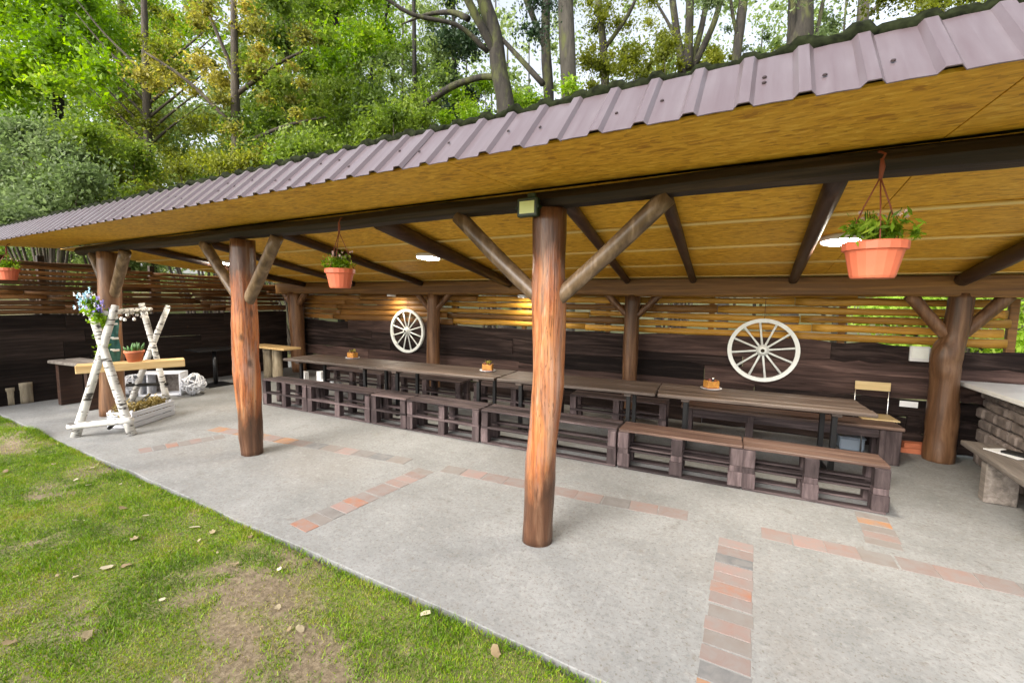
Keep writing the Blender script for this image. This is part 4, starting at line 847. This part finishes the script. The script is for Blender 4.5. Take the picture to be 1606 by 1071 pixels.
trunk_tree('ochre_tree', 'young tree with ochre yellow leaves above the middle of the shelter roof', 'twig', [([(372, 300), (370, 200), (368, 100), (366, -20)], [14, 13, 11, 8]), ([(370, 200), (300, 130), (250, 100)], [7, 5, 3]), ([(369, 150), (430, 90), (470, 60)], [7, 5, 3]), ([(369, 120), (340, 40), (320, -20)], [6, 5, 3]), ([(371, 230), (440, 190), (500, 170)], [6, 5, 3])], 13.0,
    crown_of(14400, (220, 340, 85, 150, 9, .25, .5, 1.0), (300, 420, -30, 60, 10, .25, .5, 1.0), (330, 480, 90, 240, 14, .25, .5, 1.0), (400, 520, 40, 120, 6, .25, .5, 1.0)), leafm='leaf_ochre', size=.085)
trunk_tree('leafy_tree', 'mid green leafy tree behind the ochre one', 'bark', [([(455, 260), (452, 150), (450, 50), (447, -80)], [13, 12, 11, 7])], 16.5, crown_of(41600, (390, 540, -80, 240, 46, .55, 1.1)), leafm='leaf_green', size=.12)
trunk_tree('bare_tree', 'brownish half-bare tree with fine twigs left of the ochre one', 'twig', [([(235, 330), (232, 200), (228, 80), (225, -40)], [13, 12, 10, 7])]+[([(232, 230-i*22), (232+sx_*(30+6*i), 190-i*26), (232+sx_*(70+5*i), 150-i*28)], [5, 3, 1.2]) for i in range(6) for sx_ in (-1, 1)], 14.5, crown_of(14400, (170, 320, 10, 120, 14, .3, .6, 1.0), (190, 330, 150, 330, 16, .4, .8, 1.0)), leafm='leaf_olive', size=.075)
trunk_tree('bright_tree', 'lush bright green tree at the shelter end, tallest on its side', 'bark_dark', [([(85, 330), (90, 200), (95, 90), (100, -60)], [15, 14, 12, 8])], 16.0, crown_of(54400, (-60, 175, -90, 200, 60, .6, 1.15)), leafm='leaf_bright', size=.13)
trunk_tree('leafy_tree', 'bright green slender tree behind the half-bare one', 'bark', [([(185, 250), (188, 100), (190, 0), (192, -80)], [10, 10, 9, 6])], 19.0, crown_of(25600, (140, 330, -90, 130, 30, .6, 1.1)), leafm='leaf_bright', size=.13)
def bush(label, boxes, n, depth, m, size, stems=5):
    cs, rs = [], []
    for b in boxes:
        c, r = cl(*b); cs += c; rs += r
    C0 = np.array([AD(x, y, depth+dd) for x, y, dd in cs]); ctr_ = C0.mean(0); gz = float(hground(ctr_[0], ctr_[1])); org = np.array([ctr_[0], ctr_[1], gz])
    t = thing('leafy_shrub', label, 'shrub', org, 0, 'shrubs behind the shelter'); mb = MB()
    for k in range(0, len(C0), max(1, len(C0)//(stems*3))):
        q = C0[k]-org; mb.tube([(q[0]*.12, q[1]*.12, -.1), (q[0]*.5, q[1]*.5, q[2]*.55), tuple(q)], [.05, .032, .012], 6, .05, True, 3)
    mb.build('stems', 'twig', t, True); P, tn = clump_points(int(n*1.6), C0-org, rs, .75, .1); V, Fc, tn = leafcards(P, size*.76, tn); link('foliage', fastmesh('foliage', V, Fc, tn), m, t)
bush('pale green dense shrub rising over the roof at the end wall', [(-30, 130, 190, 345, 26, .45, .85, 1.0)], 24000, 11.5, 'leaf_grey', .085)
bush('soft green shrub next to the dense pale one behind the roof', [(90, 220, 170, 330, 22, .4, .8, 1.0)], 19000, 12.5, 'leaf_green', .085)
bush('deep green shrub filling the gap between the bright tree and the roof end', [(-40, 260, 220, 400, 30, .5, .9, 1.0)], 16000, 17.0, 'leaf_green', .12)
bush('brown twiggy shrub low behind the roof under the half-bare tree', [(190, 390, 240, 330, 18, .35, .6, 1.0)], 9000, 12.5, 'leaf_ochre_dull' if 'leaf_ochre_dull' in M else 'leaf_olive', .07, 9)
bush('mixed olive shrub low behind the roof under the leafy tree', [(330, 560, 200, 290, 24, .4, .75, 1.0)], 22000, 13.0, 'leaf_green', .09)
bush('bright green shrub behind the roof under the pole trunk', [(500, 690, 150, 230, 20, .35, .7, 1.0)], 16000, 14.0, 'leaf_green', .09)
bush('small leafy shrub at the foot of the forked tree', [(640, 900, 130, 200, 16, .25, .5, 1.0)], 9000, 14.5, 'leaf_bright', .085)
bush('yellow green undergrowth shrub below the mossy trunks', [(920, 1230, 70, 140, 18, .25, .5, 1.0)], 8000, 17.0, 'leaf_olive', .09)
# bright growth seen through the slats and past the wall end
bush('grey green shrub standing outside the end wall under the eave', [(-60, 230, 330, 470, 30, .5, .9, 1.0)], 12000, 15.0, 'leaf_far', .12)
bush('bright yellow green shrub behind the slatted wall past the counter', [(1330, 1700, 440, 560, 26, .5, .8, .6)], 20000, 11.5, 'leaf_lime', .12)
# far wood
pts = []; tn = []
k = 0
for _ in range(700):
    x = rng.uniform(-150, 1750) if _ < 460 else rng.uniform(-150, 560); dep = rng.uniform(24, 40); left = x < 620
    y = (rng.uniform(-120, 420) if _ < 460 else rng.uniform(120, 460)) if left else (rng.uniform(60, 330) if rng.random() < .8 else rng.uniform(-80, 90))
    c = AD(x, y, dep)
    if c[2] < hground(c[0], c[1])+.2: continue
    q, tt = clump_points(430 if left else 110, [c], [rng.uniform(1.0, 2.0)], .7, .05); pts.append(q); tn.append(np.clip(tt*.8+.1+.2*rng.random(), 0, 1))
P = np.concatenate(pts); tn = np.concatenate(tn); V, Fc, tn = leafcards(P, .19, tn)
fw = link('far_wood', fastmesh('far_wood', V, Fc, tn), 'leaf_far'); tag(fw, 'pale green far wood filling the slope behind the trunks', 'wood', kind='stuff')
for _ in range(26):
    x = rng.uniform(450, 1650); dep = rng.uniform(24, 34); b = AD(x, 150, dep); gz = float(hground(b[0], b[1]))
    t = thing('distant_tree', 'thin distant trunk in the pale wood far behind the roof', 'tree', (b[0], b[1], gz), 0, 'thin trunks of the far wood'); r0 = .07+.09*rng.random(); lx = rng.normal()*.5
    MB().tube([(0, 0, -.2), (lx*.3, 0, 6), (lx, 0, 13), (lx*1.3, 0, 19)], [r0*1.2, r0, r0*.8, r0*.4], 7, .05, True, 3).build('trunk', 'bark', t, True)
    P, tn = clump_points(260, [(lx+rng.normal()*.8, rng.normal()*.8, 10+8*rng.random()) for _ in range(5)], [1.0]*5, .7, .1); V, Fc, tn = leafcards(P, .2, tn); link('crown', fastmesh('crown', V, Fc, tn), 'leaf_far', t)
